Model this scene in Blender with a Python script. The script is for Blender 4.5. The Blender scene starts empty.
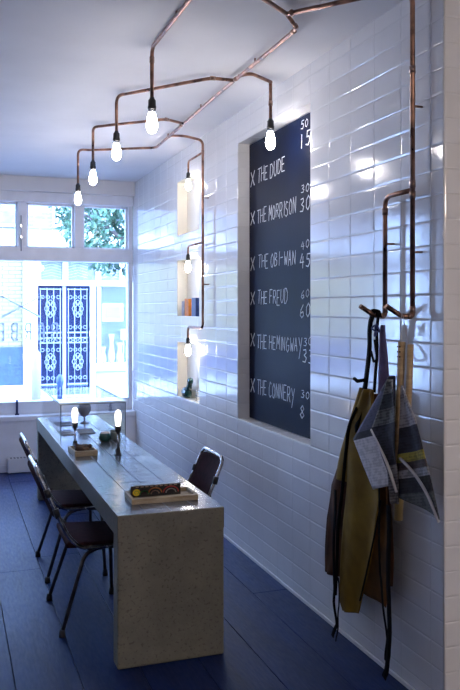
import bpy, bmesh, math, random
from mathutils import Vector, Matrix
random.seed(7)
scene = bpy.context.scene
COL = scene.collection
PI = math.pi
V = Vector

# ------------------------------------------------------------------ helpers
def link(o, parent=None):
    COL.objects.link(o)
    if parent is not None:
        o.parent = parent
    return o

def tag(o, label=None, cat=None, group=None, kind=None):
    if label: o['label'] = label
    if cat: o['category'] = cat
    if group: o['group'] = group
    if kind: o['kind'] = kind
    return o

def empty(name, loc, label=None, cat=None, group=None, kind=None, rz=0.0):
    o = bpy.data.objects.new(name, None)
    o.empty_display_size = 0.05
    link(o)
    o.location = loc
    o.rotation_euler = (0, 0, rz)
    tag(o, label, cat, group, kind)
    return o

class MB:
    """collects shapes into one bmesh"""
    def __init__(self): self.bm = bmesh.new()
    def box(self, x0, x1, y0, y1, z0, z1, bev=0.0, seg=2):
        t = bmesh.new()
        bmesh.ops.create_cube(t, size=1.0)
        for v in t.verts:
            v.co = V(((x0+x1)/2 + v.co.x*(x1-x0), (y0+y1)/2 + v.co.y*(y1-y0), (z0+z1)/2 + v.co.z*(z1-z0)))
        if bev > 0:
            bmesh.ops.bevel(t, geom=list(t.edges), offset=bev, segments=seg, profile=0.6, affect='EDGES')
        self.merge(t); return self
    def merge(self, t, mat=None):
        if mat is not None: bmesh.ops.transform(t, matrix=mat, verts=t.verts)
        me = bpy.data.meshes.new('tmp'); t.to_mesh(me); t.free()
        self.bm.from_mesh(me); bpy.data.meshes.remove(me)
    def face(self, pts):
        vs = [self.bm.verts.new(p) for p in pts]
        return self.bm.faces.new(vs)
    def tube(self, pts, r, n=10, fillet=0.0, fseg=6, cap=True, closed=False):
        pts = [V(p) for p in pts]
        if fillet > 0:
            out = []
            rng = range(len(pts))
            for i in rng:
                if not closed and (i == 0 or i == len(pts)-1):
                    out.append(pts[i]); continue
                p0, p1, p2 = pts[i-1], pts[i], pts[(i+1) % len(pts)]
                a = (p0-p1); b = (p2-p1)
                f = min(fillet, a.length*0.49, b.length*0.49)
                a = p1 + a.normalized()*f; b = p1 + b.normalized()*f
                for k in range(fseg+1):
                    t = k/fseg
                    out.append(a*(1-t)**2 + p1*2*t*(1-t) + b*t*t)
            pts = out
        m = len(pts)
        def tan(i):
            if closed: return (pts[(i+1) % m]-pts[i-1]).normalized()
            if i == 0: return (pts[1]-pts[0]).normalized()
            if i == m-1: return (pts[-1]-pts[-2]).normalized()
            return ((pts[i+1]-pts[i]).normalized() + (pts[i]-pts[i-1]).normalized()).normalized()
        t0 = tan(0)
        up = V((0,0,1)) if abs(t0.z) < 0.9 else V((1,0,0))
        nrm = (up - t0*up.dot(t0)).normalized()
        rings = []
        for i in range(m):
            t = tan(i)
            nrm = (nrm - t*nrm.dot(t)).normalized()
            bi = t.cross(nrm)
            rr = r(i/(m-1)) if callable(r) else r
            rings.append([self.bm.verts.new(pts[i] + (nrm*math.cos(2*PI*k/n) + bi*math.sin(2*PI*k/n))*rr) for k in range(n)])
        rg = range(m) if closed else range(m-1)
        for i in rg:
            A, B = rings[i], rings[(i+1) % m]
            for k in range(n):
                f = self.bm.faces.new((A[k], A[(k+1) % n], B[(k+1) % n], B[k])); f.smooth = True
        if cap and not closed:
            self.bm.faces.new(list(reversed(rings[0]))); self.bm.faces.new(rings[-1])
        return self
    def lathe(self, prof, c=(0,0,0), n=20, axis='Z'):
        c = V(c); rings = []
        for (r, h) in prof:
            if r < 1e-6:
                rings.append([self.bm.verts.new(c + V((0,0,h)))]); continue
            rings.append([self.bm.verts.new(c + V((r*math.cos(2*PI*k/n), r*math.sin(2*PI*k/n), h))) for k in range(n)])
        for A, B in zip(rings[:-1], rings[1:]):
            for k in range(n):
                k2 = (k+1) % n
                if len(A) == 1 and len(B) == 1: continue
                if len(A) == 1: vs = (A[0], B[k2], B[k])
                elif len(B) == 1: vs = (A[k], A[k2], B[0])
                else: vs = (A[k], A[k2], B[k2], B[k])
                f = self.bm.faces.new(vs); f.smooth = True
        return self
    def ribbon(self, pts, w, th, normal):
        """flat stroke of width w and thickness th lying on a plane"""
        nrm = V(normal).normalized()
        pts = [V(p) for p in pts]
        for a, b in zip(pts[:-1], pts[1:]):
            d = (b-a)
            if d.length < 1e-6: continue
            d.normalize(); s = d.cross(nrm)*w/2; e = d*w*0.35
            q = [a-e+s, b+e+s, b+e-s, a-e-s]
            top = [self.bm.verts.new(p+nrm*th) for p in q]
            bot = [self.bm.verts.new(p) for p in q]
            self.bm.faces.new(top); self.bm.faces.new(list(reversed(bot)))
            for k in range(4):
                self.bm.faces.new((top[k], bot[k], bot[(k+1) % 4], top[(k+1) % 4]))
        return self
    def sheet(self, rows, xfun, nx=14, nz=6):
        """cloth or paper: rows of (z, y_far, y_near); xfun(u, z, y) gives the distance from the wall"""
        rows = [tuple(r_) + (0,)*(4-len(r_)) for r_ in rows]; grid = []
        R = []
        for (a, b) in zip(rows[:-1], rows[1:]):
            for k in range(nz):
                t = k/nz; R.append(tuple(a[i]*(1-t)+b[i]*t for i in range(len(a))))
        R.append(rows[-1])
        for row in R:
            z, yl, yr = row[:3]; dz = row[3] if len(row) > 3 else 0
            grid.append([self.bm.verts.new((xfun(i/nx, z, yl*(1-i/nx)+yr*i/nx), yl*(1-i/nx)+yr*i/nx, z+dz*i/nx)) for i in range(nx+1)])
        for A, B in zip(grid[:-1], grid[1:]):
            for i in range(nx):
                f = self.bm.faces.new((A[i], A[i+1], B[i+1], B[i])); f.smooth = True
        return self
    def build(self, name, mat, parent=None, smooth=None, thick=None, loc=None):
        bmesh.ops.recalc_face_normals(self.bm, faces=self.bm.faces) if thick is None else None
        me = bpy.data.meshes.new(name); self.bm.to_mesh(me); self.bm.free()
        if mat: me.materials.append(mat)
        if smooth:
            for p in me.polygons: p.use_smooth = True
        o = bpy.data.objects.new(name, me); link(o, parent)
        if loc: o.location = loc
        if thick:
            md = o.modifiers.new('thickness', 'SOLIDIFY'); md.thickness = thick; md.offset = 0
        return o

# ------------------------------------------------------------------ materials
def new_mat(name):
    m = bpy.data.materials.new(name); m.use_nodes = True
    nt = m.node_tree; nt.nodes.clear()
    out = nt.nodes.new('ShaderNodeOutputMaterial')
    return m, nt, out

def pbr(name, col, rough=0.5, metal=0.0, var=0.0, scale=20.0, bump=0.0, bscale=60.0, col2=None, stretch=(1,1,1), spec=0.5, coat=0.0, sheen=0.0, detail=4.0, rvar=0.0):
    m, nt, out = new_mat(name)
    N = nt.nodes; L = nt.links
    b = N.new('ShaderNodeBsdfPrincipled'); L.new(b.outputs[0], out.inputs[0])
    b.inputs['Base Color'].default_value = (*col, 1); b.inputs['Roughness'].default_value = rough
    b.inputs['Metallic'].default_value = metal; b.inputs['Specular IOR Level'].default_value = spec
    b.inputs['Coat Weight'].default_value = coat; b.inputs['Sheen Weight'].default_value = sheen
    tc = N.new('ShaderNodeTexCoord'); mp = N.new('ShaderNodeMapping'); mp.inputs['Scale'].default_value = stretch
    L.new(tc.outputs['Object'], mp.inputs[0])
    if var > 0 or col2:
        n = N.new('ShaderNodeTexNoise'); n.inputs['Scale'].default_value = scale; n.inputs['Detail'].default_value = detail
        L.new(mp.outputs[0], n.inputs['Vector'])
        r = N.new('ShaderNodeValToRGB'); L.new(n.outputs['Fac'], r.inputs[0])
        c2 = col2 if col2 else tuple(max(0, c*(1-var)) for c in col)
        r.color_ramp.elements[0].position = 0.35; r.color_ramp.elements[1].position = 0.65
        r.color_ramp.elements[0].color = (*c2, 1); r.color_ramp.elements[1].color = (*col, 1)
        L.new(r.outputs[0], b.inputs['Base Color'])
        if rvar > 0:
            mr = N.new('ShaderNodeMapRange'); L.new(n.outputs['Fac'], mr.inputs[0])
            mr.inputs['From Min'].default_value = 0.3; mr.inputs['From Max'].default_value = 0.7
            mr.inputs['To Min'].default_value = max(0, rough-rvar); mr.inputs['To Max'].default_value = rough+rvar
            L.new(mr.outputs[0], b.inputs['Roughness'])
    if bump > 0:
        n2 = N.new('ShaderNodeTexNoise'); n2.inputs['Scale'].default_value = bscale; n2.inputs['Detail'].default_value = 5
        L.new(mp.outputs[0], n2.inputs['Vector'])
        bp = N.new('ShaderNodeBump'); bp.inputs['Strength'].default_value = bump; bp.inputs['Distance'].default_value = 0.01
        L.new(n2.outputs['Fac'], bp.inputs['Height']); L.new(bp.outputs[0], b.inputs['Normal'])
    return m

def emit(name, col, s):
    m, nt, out = new_mat(name)
    e = nt.nodes.new('ShaderNodeEmission'); e.inputs[0].default_value = (*col, 1); e.inputs[1].default_value = s
    nt.links.new(e.outputs[0], out.inputs[0]); return m

def thin_glass(name, tint=(0.93,0.96,1.0), refl=0.1, rough=0.0):
    m, nt, out = new_mat(name); N = nt.nodes; L = nt.links
    t = N.new('ShaderNodeBsdfTransparent'); t.inputs[0].default_value = (*tint, 1)
    g = N.new('ShaderNodeBsdfGlossy'); g.inputs['Roughness'].default_value = rough
    lw = N.new('ShaderNodeFresnel'); lw.inputs[0].default_value = 1.45
    mx = N.new('ShaderNodeMixShader'); mu = N.new('ShaderNodeMath'); mu.operation = 'MULTIPLY'; mu.inputs[1].default_value = refl*10
    mu.use_clamp = True
    L.new(lw.outputs[0], mu.inputs[0]); L.new(mu.outputs[0], mx.inputs[0]); L.new(t.outputs[0], mx.inputs[1]); L.new(g.outputs[0], mx.inputs[2])
    L.new(mx.outputs[0], out.inputs[0]); return m

M = {}
M['tile'] = pbr('glazed_white_tile', (0.76,0.76,0.765), 0.13, var=0.06, scale=3.0, bump=0.05, bscale=14, spec=0.6)
M['grout'] = pbr('grout', (0.66,0.66,0.66), 0.8, var=0.15, scale=30)
M['plaster'] = pbr('white_plaster', (0.70,0.70,0.72), 0.85, var=0.05, scale=3, bump=0.08, bscale=12)
M['niche'] = pbr('cream_niche_paint', (0.82,0.79,0.70), 0.5, var=0.04, scale=6)
M['paint'] = pbr('white_gloss_paint', (0.76,0.78,0.84), 0.35, var=0.08, scale=8, bump=0.04, bscale=25)
M['copper'] = pbr('aged_copper', (0.46,0.25,0.17), 0.36, 1.0, scale=14, col2=(0.13,0.075,0.06), bump=0.04, bscale=60, rvar=0.12)
M['fitting'] = pbr('solder_copper', (0.45,0.30,0.23), 0.3, 1.0, scale=60, col2=(0.22,0.13,0.10))
M['black'] = pbr('black_bakelite', (0.012,0.012,0.014), 0.4)
M['steel'] = pbr('steel', (0.55,0.55,0.57), 0.25, 1.0, var=0.3, scale=40)
M['chrome'] = pbr('worn_chrome', (0.62,0.62,0.64), 0.18, 1.0, scale=25, col2=(0.25,0.22,0.20), rvar=0.1)
M['darktube'] = pbr('dark_chair_tube', (0.10,0.09,0.09), 0.3, 0.8, var=0.4, scale=30)
M['vinyl'] = pbr('dark_brown_vinyl', (0.035,0.012,0.014), 0.75, spec=0.05, var=0.4, scale=30, bump=0.1, bscale=120)
M['rubber'] = pbr('rubber', (0.01,0.01,0.012), 0.7)
M['bulb'] = emit('lit_bulb', (1.0,0.93,0.92), 52.0)
M['bulb_table'] = emit('lit_table_bulb', (1.0,0.88,0.72), 3.0)
M['chalkboard'] = pbr('navy_chalkboard', (0.0022,0.0060,0.027), 0.45, var=0.35, scale=3.5, spec=0.06, bump=0.03, bscale=50, detail=7)
M['chalk'] = pbr('chalk', (0.80,0.82,0.85), 0.9, var=0.12, scale=70)
M['glass'] = thin_glass('window_glass', (0.95,0.97,1.0), 0.08)
M['caseglass'] = thin_glass('case_glass', (0.975,0.985,0.99), 0.05)
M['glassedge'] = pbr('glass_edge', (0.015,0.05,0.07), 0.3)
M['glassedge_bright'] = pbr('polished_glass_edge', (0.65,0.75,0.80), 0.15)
M['frost'] = pbr('frosted_lettering', (0.50,0.54,0.66), 0.6)
M['wood_light'] = pbr('pale_wood', (0.50,0.36,0.20), 0.5, scale=9, col2=(0.36,0.24,0.12), stretch=(1,1,8))
M['wood_tray'] = pbr('tray_wood', (0.46,0.38,0.26), 0.55, scale=12, col2=(0.30,0.23,0.14), stretch=(1,6,6))
M['ochre'] = pbr('ochre_lacquer', (0.35,0.25,0.09), 0.45, var=0.2)
M['blackstrap'] = pbr('black_webbing', (0.006,0.006,0.007), 0.9, spec=0.06, bump=0.1, bscale=300)
M['lilac'] = pbr('lilac_cloth', (0.20,0.13,0.24), 0.85, var=0.25, scale=30)
M['blueribbon'] = pbr('blue_ribbon', (0.03,0.04,0.16), 0.7, var=0.3)
M['leather_olive'] = pbr('olive_waxed_leather', (0.21,0.125,0.016), 0.75, spec=0.15, scale=7, col2=(0.13,0.073,0.009), bump=0.12, bscale=90, detail=8)
M['leather_brown'] = pbr('brown_waxed_leather', (0.070,0.025,0.008), 0.75, spec=0.12, scale=9, col2=(0.030,0.012,0.008), bump=0.12, bscale=90)
M['leather_rust'] = pbr('rust_waxed_leather', (0.16,0.065,0.014), 0.75, spec=0.12, scale=9, col2=(0.075,0.035,0.012), bump=0.12, bscale=90)
M['orange'] = pbr('orange_card', (0.80,0.26,0.03), 0.6, var=0.25, scale=40)
M['bluebook'] = pbr('blue_book', (0.02,0.06,0.25), 0.5, var=0.3, scale=40)
M['greybook'] = pbr('grey_book', (0.35,0.33,0.38), 0.6, var=0.2, scale=30)
M['greenglass'] = pbr('dark_green_glass', (0.008,0.05,0.05), 0.12, spec=0.8)
M['pale'] = pbr('pale_ceramic', (0.55,0.50,0.50), 0.3, var=0.2, scale=50)
M['bristle'] = pbr('brown_bristle', (0.10,0.05,0.02), 0.9, var=0.6, scale=60, bump=0.5, bscale=140)
M['darkinside'] = pbr('dark_brown_inside', (0.05,0.02,0.012), 0.7, var=0.4, scale=50)
M['blackcard'] = pbr('black_card', (0.008,0.008,0.012), 0.35)
for n_, c_ in dict(yellow=(0.75,0.60,0.03), green=(0.03,0.28,0.10), orange2=(0.75,0.28,0.08), red=(0.65,0.05,0.06), tan=(0.42,0.27,0.20)).items():
    M[n_] = pbr('print_'+n_, c_, 0.5)
M['greycloth'] = pbr('grey_mat', (0.13,0.15,0.20), 0.7, var=0.2)
M['plug'] = pbr('heater_enamel', (0.62,0.64,0.70), 0.4)
M['navypost'] = pbr('navy_metal', (0.008,0.02,0.10), 0.5)
# outside
M['street_white'] = pbr('white_render', (0.50,0.50,0.50), 0.8, var=0.06, scale=2)
M['street_blue'] = pbr('blue_door_paint', (0.003,0.009,0.045), 0.6, var=0.35, scale=3, spec=0.2)
M['street_plinth'] = pbr('blue_plinth_paint', (0.015,0.04,0.12), 0.6, var=0.3, scale=9)
M['lilacpost'] = pbr('lilac_post_paint', (0.17,0.15,0.24), 0.5)
M['iron'] = pbr('pale_wrought_iron', (0.19,0.22,0.30), 0.5)
M['iron_dark'] = pbr('dark_wrought_iron', (0.02,0.04,0.12), 0.5)
M['street_grey'] = pbr('grey_blue_panel', (0.22,0.24,0.30), 0.7, var=0.15, scale=4)
M['transom_glass'] = pbr('leaded_pane', (0.11,0.13,0.20), 0.4, var=0.35, scale=9)
M['shop_inside'] = pbr('shop_display_back', (0.03,0.06,0.17), 0.6, var=0.4, scale=4)
M['pavement'] = pbr('pavement', (0.26,0.26,0.27), 0.85, var=0.2, scale=5)
M['leaf'] = pbr('leaf', (0.03,0.09,0.045), 0.5, var=0.5, scale=6)
M['leaf2'] = pbr('leaf_pale', (0.11,0.20,0.12), 0.5, var=0.3, scale=6)
M['bark'] = pbr('bark', (0.10,0.08,0.07), 0.9, var=0.4, scale=20)
M['figure'] = pbr('white_display_ornament', (0.40,0.41,0.43), 0.5)
M['photo'] = pbr('framed_print', (0.22,0.23,0.25), 0.5, scale=18, col2=(0.10,0.12,0.16))

def frosted(name, col):
    m, nt, out = new_mat(name)
    a = nt.nodes.new('ShaderNodeBsdfTranslucent'); b = nt.nodes.new('ShaderNodeBsdfDiffuse'); c = nt.nodes.new('ShaderNodeMixShader')
    t = nt.nodes.new('ShaderNodeBsdfTransparent'); d = nt.nodes.new('ShaderNodeMixShader'); d.inputs[0].default_value = 0.25
    a.inputs[0].default_value = (*col,1); b.inputs[0].default_value = (*col,1); c.inputs[0].default_value = 0.3
    L = nt.links; L.new(a.outputs[0], c.inputs[1]); L.new(b.outputs[0], c.inputs[2]); L.new(c.outputs[0], d.inputs[1]); L.new(t.outputs[0], d.inputs[2]); L.new(d.outputs[0], out.inputs[0])
    return m
M['frost'] = frosted('frosted_lettering', (0.55,0.58,0.66))
def brick_mat(name, c1, c2, mortar, sc, bw=0.5, rh=0.25, mo=0.02, offset=0.5, rough=0.8):
    m, nt, out = new_mat(name); N = nt.nodes; L = nt.links
    b = N.new('ShaderNodeBsdfPrincipled'); b.inputs['Roughness'].default_value = rough; L.new(b.outputs[0], out.inputs[0])
    tc = N.new('ShaderNodeTexCoord'); sp = N.new('ShaderNodeSeparateXYZ'); cb = N.new('ShaderNodeCombineXYZ')
    L.new(tc.outputs['Object'], sp.inputs[0]); L.new(sp.outputs['X'], cb.inputs['X']); L.new(sp.outputs['Z'], cb.inputs['Y'])
    br = N.new('ShaderNodeTexBrick'); br.offset = offset
    br.inputs['Scale'].default_value = sc; br.inputs['Color1'].default_value = (*c1,1); br.inputs['Color2'].default_value = (*c2,1)
    br.inputs['Mortar'].default_value = (*mortar,1); br.inputs['Mortar Size'].default_value = mo
    br.inputs['Brick Width'].default_value = bw; br.inputs['Row Height'].default_value = rh
    L.new(cb.outputs[0], br.inputs['Vector']); L.new(br.outputs['Color'], b.inputs['Base Color'])
    bp = N.new('ShaderNodeBump'); bp.inputs['Strength'].default_value = 0.3; bp.inputs['Distance'].default_value = 0.005; bp.invert = True
    L.new(br.outputs['Fac'], bp.inputs['Height']); L.new(bp.outputs[0], b.inputs['Normal'])
    return m
M['yellow_brick'] = brick_mat('pale_yellow_brick', (0.20,0.165,0.06), (0.17,0.145,0.055), (0.08,0.075,0.05), 1.0, 0.24, 0.078, 0.009)
M['blue_brick'] = brick_mat('grey_violet_brick', (0.13,0.12,0.14), (0.10,0.10,0.12), (0.18,0.18,0.20), 1.0, 0.24, 0.078, 0.009)

def floor_mat():
    m, nt, out = new_mat('blue_painted_planks'); N = nt.nodes; L = nt.links
    b = N.new('ShaderNodeBsdfPrincipled'); L.new(b.outputs[0], out.inputs[0]); b.inputs['Specular IOR Level'].default_value = 0.3
    tc = N.new('ShaderNodeTexCoord')
    mp = N.new('ShaderNodeMapping'); mp.inputs['Scale'].default_value = (3, 0.5, 1); L.new(tc.outputs['Object'], mp.inputs[0])
    n = N.new('ShaderNodeTexNoise'); n.inputs['Scale'].default_value = 3.5; n.inputs['Detail'].default_value = 9; n.inputs['Roughness'].default_value = 0.65
    L.new(mp.outputs[0], n.inputs['Vector'])
    r = N.new('ShaderNodeValToRGB'); L.new(n.outputs['Fac'], r.inputs[0])
    r.color_ramp.elements[0].position = 0.3; r.color_ramp.elements[0].color = (0.0010,0.009,0.055,1)
    r.color_ramp.elements[1].position = 0.75; r.color_ramp.elements[1].color = (0.0018,0.021,0.120,1)
    L.new(r.outputs[0], b.inputs['Base Color'])
    n2 = N.new('ShaderNodeTexNoise'); n2.inputs['Scale'].default_value = 26; n2.inputs['Detail'].default_value = 6; L.new(mp.outputs[0], n2.inputs['Vector'])
    mr = N.new('ShaderNodeMapRange'); L.new(n2.outputs['Fac'], mr.inputs[0]); mr.inputs['To Min'].default_value = 0.30; mr.inputs['To Max'].default_value = 0.62
    L.new(mr.outputs[0], b.inputs['Roughness'])
    bp = N.new('ShaderNodeBump'); bp.inputs['Strength'].default_value = 0.12; bp.inputs['Distance'].default_value = 0.01
    L.new(n2.outputs['Fac'], bp.inputs['Height']); L.new(bp.outputs[0], b.inputs['Normal'])
    return m
M['floor'] = floor_mat()

def concrete(name, ca, cb, rough, bump, plank=False, pits=True):
    m, nt, out = new_mat(name); N = nt.nodes; L = nt.links
    b = N.new('ShaderNodeBsdfPrincipled'); L.new(b.outputs[0], out.inputs[0]); b.inputs['Specular IOR Level'].default_value = 0.6
    tc = N.new('ShaderNodeTexCoord')
    n = N.new('ShaderNodeTexNoise'); n.inputs['Scale'].default_value = 5; n.inputs['Detail'].default_value = 10; n.inputs['Roughness'].default_value = 0.7
    L.new(tc.outputs['Object'], n.inputs['Vector'])
    r = N.new('ShaderNodeValToRGB'); L.new(n.outputs['Fac'], r.inputs[0])
    r.color_ramp.elements[0].position = 0.3; r.color_ramp.elements[0].color = (*ca,1); r.color_ramp.elements[1].position = 0.7; r.color_ramp.elements[1].color = (*cb,1)
    v = N.new('ShaderNodeTexNoise'); v.inputs['Scale'].default_value = 75; v.inputs['Detail'].default_value = 3; L.new(tc.outputs['Object'], v.inputs['Vector'])
    rv = N.new('ShaderNodeValToRGB'); L.new(v.outputs['Fac'], rv.inputs[0])
    rv.color_ramp.elements[0].position = 0.34; rv.color_ramp.elements[0].color = (0.6,0.59,0.58,1); rv.color_ramp.elements[1].position = 0.42; rv.color_ramp.elements[1].color = (1,1,1,1)
    mx = N.new('ShaderNodeMixRGB'); mx.blend_type = 'MULTIPLY'; mx.inputs[0].default_value = 1.0
    L.new(r.outputs[0], mx.inputs[1]); L.new(rv.outputs[0], mx.inputs[2]); L.new(mx.outputs[0], b.inputs['Base Color'])
    mr = N.new('ShaderNodeMapRange'); L.new(n.outputs['Fac'], mr.inputs[0]); mr.inputs['From Min'].default_value = 0.3; mr.inputs['From Max'].default_value = 0.7
    mr.inputs['To Min'].default_value = max(0.05, rough-0.10); mr.inputs['To Max'].default_value = rough+0.12
    L.new(mr.outputs[0], b.inputs['Roughness'])
    n3 = N.new('ShaderNodeTexNoise'); n3.inputs['Scale'].default_value = 16; n3.inputs['Detail'].default_value = 7; L.new(tc.outputs['Object'], n3.inputs['Vector'])
    bp = N.new('ShaderNodeBump'); bp.inputs['Strength'].default_value = bump; bp.inputs['Distance'].default_value = 0.01
    L.new(n3.outputs['Fac'], bp.inputs['Height']); last = bp
    bp2 = N.new('ShaderNodeBump'); bp2.inputs['Strength'].default_value = bump; bp2.inputs['Distance'].default_value = 0.004
    L.new(rv.outputs[0], bp2.inputs['Height']); L.new(bp.outputs[0], bp2.inputs['Normal']); L.new(bp2.outputs[0], b.inputs['Normal'])
    return m
M['concrete'] = concrete('cast_concrete', (0.115,0.110,0.085), (0.21,0.200,0.155), 0.6, 0.3)
M['concrete_top'] = concrete('polished_concrete', (0.045,0.050,0.060), (0.11,0.12,0.145), 0.18, 0.3)

def newsprint(name, bands, stripe=240.0, ink=0.55, zmin=0.8, zmax=1.36):
    """bands: list of (z, colour) from low to high; fine lines like columns of type"""
    m, nt, out = new_mat(name); N = nt.nodes; L = nt.links
    b = N.new('ShaderNodeBsdfPrincipled'); b.inputs['Roughness'].default_value = 0.85; L.new(b.outputs[0], out.inputs[0])
    tc = N.new('ShaderNodeTexCoord'); sp = N.new('ShaderNodeSeparateXYZ'); L.new(tc.outputs['Object'], sp.inputs[0])
    w0 = N.new('ShaderNodeMath'); w0.operation = 'MULTIPLY_ADD'; L.new(sp.outputs['Y'], w0.inputs[0]); w0.inputs[1].default_value = 0.28; L.new(sp.outputs['Z'], w0.inputs[2])
    w = N.new('ShaderNodeMath'); w.operation = 'ADD'; L.new(w0.outputs[0], w.inputs[0]); w.inputs[1].default_value = 1.34 + 2.79*0.28
    mr = N.new('ShaderNodeMapRange'); L.new(w.outputs[0], mr.inputs[0]); mr.inputs['From Min'].default_value = zmin; mr.inputs['From Max'].default_value = zmax
    r = N.new('ShaderNodeValToRGB'); r.color_ramp.interpolation = 'CONSTANT'; L.new(mr.outputs[0], r.inputs[0])
    cr = r.color_ramp
    for i, (z, c) in enumerate(bands):
        p = min(1, max(0, (z-zmin)/(zmax-zmin)))
        if i == 0: e = cr.elements[0]; e.position = 0
        elif i == 1: e = cr.elements[1]; e.position = p
        else: e = cr.elements.new(p)
        e.color = (*c, 1)
    wv = N.new('ShaderNodeMath'); wv.operation = 'MULTIPLY'; wv.inputs[1].default_value = stripe*2.2; L.new(w.outputs[0], wv.inputs[0])
    sn = N.new('ShaderNodeMath'); sn.operation = 'SINE'; L.new(wv.outputs[0], sn.inputs[0])
    no = N.new('ShaderNodeTexNoise'); no.inputs['Scale'].default_value = 45; no.inputs['Detail'].default_value = 4; L.new(tc.outputs['Object'], no.inputs['Vector'])
    ad = N.new('ShaderNodeMath'); ad.operation = 'MULTIPLY_ADD'; L.new(sn.outputs[0], ad.inputs[0]); ad.inputs[1].default_value = 0.07; L.new(no.outputs['Fac'], ad.inputs[2])
    r2 = N.new('ShaderNodeValToRGB'); L.new(ad.outputs[0], r2.inputs[0])
    r2.color_ramp.elements[0].position = 0.40; r2.color_ramp.elements[0].color = (ink,ink,ink,1); r2.color_ramp.elements[1].position = 0.56; r2.color_ramp.elements[1].color = (1,1,1,1)
    mx = N.new('ShaderNodeMixRGB'); mx.blend_type = 'MULTIPLY'; mx.inputs[0].default_value = 1
    L.new(r.outputs[0], mx.inputs[1]); L.new(r2.outputs[0], mx.inputs[2]); L.new(mx.outputs[0], b.inputs['Base Color'])
    return m
GR = (0.36,0.35,0.36); DK = (0.035,0.035,0.05); WH = (0.48,0.47,0.48)
M['news_a'] = newsprint('newsprint_text_and_photo', [(0,(0.60,0.56,0.56)), (1.90,DK), (1.93,(0.09,0.09,0.14)), (2.07,(0.04,0.04,0.06)), (2.12,(0.18,0.18,0.22))], ink=0.72, zmin=1.6, zmax=2.2)
M['news_b'] = newsprint('newsprint_photo', [(0,(0.20,0.19,0.20)), (1.76,(0.025,0.025,0.04)), (1.93,(0.16,0.16,0.15)), (1.99,(0.04,0.045,0.05)), (2.05,(0.26,0.27,0.24))], ink=0.35, zmin=1.6, zmax=2.2)
M['news_c'] = newsprint('newsprint_yellow_band', [(0,(0.11,0.12,0.115)), (1.64,(0.03,0.03,0.035)), (1.70,(0.34,0.33,0.34)), (1.735,(0.07,0.045,0.045)), (1.765,(0.36,0.30,0.05)), (1.80,DK), (1.90,(0.42,0.40,0.41))], ink=0.5, zmin=1.5, zmax=2.2)
M['paper_edge'] = pbr('paper', (0.50,0.48,0.48), 0.85)

# ------------------------------------------------------------------ room
WX = 1.846; CZ = 2.945; CORNER = 2.656; WINY = 8.24
TW, TH = 0.2274, 0.10; Y0 = 3.883; Z0 = 0.073

def split_cell(c, holes):
    cells = [c]
    for h in holes:
        out = []
        for (a0,a1,b0,b1) in cells:
            if h[1] <= a0 or h[0] >= a1 or h[3] <= b0 or h[2] >= b1: out.append((a0,a1,b0,b1)); continue
            if a0 < h[0]: out.append((a0,h[0],b0,b1))
            if a1 > h[1]: out.append((h[1],a1,b0,b1))
            m0, m1 = max(a0,h[0]), min(a1,h[1])
            if b0 < h[2]: out.append((m0,m1,b0,h[2]))
            if b1 > h[3]: out.append((m0,m1,h[3],b1))
        cells = out
    return cells

def tile_grid(mb, gb, a_rng, b_rng, aoff, boff, holes, P, tw=TW, th=TH):
    """P(a, b, depth) -> point; bevelled glazed tiles with grout lines behind"""
    a = aoff + math.floor((a_rng[0]-aoff)/tw)*tw
    while a < a_rng[1]-1e-6:
        b = boff + math.floor((b_rng[0]-boff)/th)*th
        while b < b_rng[1]-1e-6:
            c = (max(a,a_rng[0]), min(a+tw,a_rng[1]), max(b,b_rng[0]), min(b+th,b_rng[1]))
            for (a0,a1,b0,b1) in split_cell(c, holes):
                if a1-a0 < 0.004 or b1-b0 < 0.004: continue
                gb.face([P(a0,b0,0), P(a1,b0,0), P(a1,b1,0), P(a0,b1,0)])
                if a1-a0 < 0.012 or b1-b0 < 0.012: continue
                g = 0.0007; bv = min(0.0075, (a1-a0)/4, (b1-b0)/4); d = 0.0019
                j = [random.uniform(-0.00035,0.00035) for _ in range(2)]
                lo = [(a0+g,b0+g),(a1-g,b0+g),(a1-g,b1-g),(a0+g,b1-g)]
                hi = [(a0+g+bv,b0+g+bv),(a1-g-bv,b0+g+bv),(a1-g-bv,b1-g-bv),(a0+g+bv,b1-g-bv)]
                sg = [(-1,-1),(1,-1),(1,1),(-1,1)]
                L_ = [mb.bm.verts.new(P(x,y,0.0004)) for x,y in lo]
                m_ = [((q[0]*0.55+w[0]*0.45),(q[1]*0.55+w[1]*0.45)) for q, w in zip(lo,hi)]
                M_ = [mb.bm.verts.new(P(x,y,d*0.75)) for x,y in m_]
                H_ = [mb.bm.verts.new(P(x,y,d + sx*j[0] + sy*j[1])) for (x,y),(sx,sy) in zip(hi,sg)]
                for k in range(4):
                    k2 = (k+1)%4
                    mb.bm.faces.new((L_[k],L_[k2],M_[k2],M_[k])).smooth = False
                    mb.bm.faces.new((M_[k],M_[k2],H_[k2],H_[k])).smooth = False
                mb.bm.faces.new(H_)
            b += th
        a += tw

BO = (Y0, Y0+5*TW, 0.873, 2.735)            # opening of the board recess
NI = [(5.892,6.52,2.240,2.695),(5.892,6.52,1.555,2.027),(5.892,6.52,0.873,1.340)]
ND = 0.09; BD = 0.09
# floor
fb = MB()
pw = 0.272
x = -2.72
while x < 3.4:
    y = -2.2 - random.random()*1.5
    while y < 8.1:
        ln = random.uniform(1.8, 3.4)
        fb.box(x+0.0015, x+pw-0.0015, max(y,-2.0)+0.001, min(y+ln,8.16)-0.001, -0.03, random.uniform(-0.0012,0.0), 0.0018, 1) if min(y+ln,8.16) > max(y,-2.0)+0.02 else None
        y += ln
    x += pw
o = fb.build('floor', M['floor']); tag(o, 'dark blue painted wooden plank floor', 'floor', kind='structure')
sub = MB().box(-2.8, 3.5, -2.1, 8.2, -0.10, -0.031).build('subfloor', M['rubber'], o)
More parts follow.
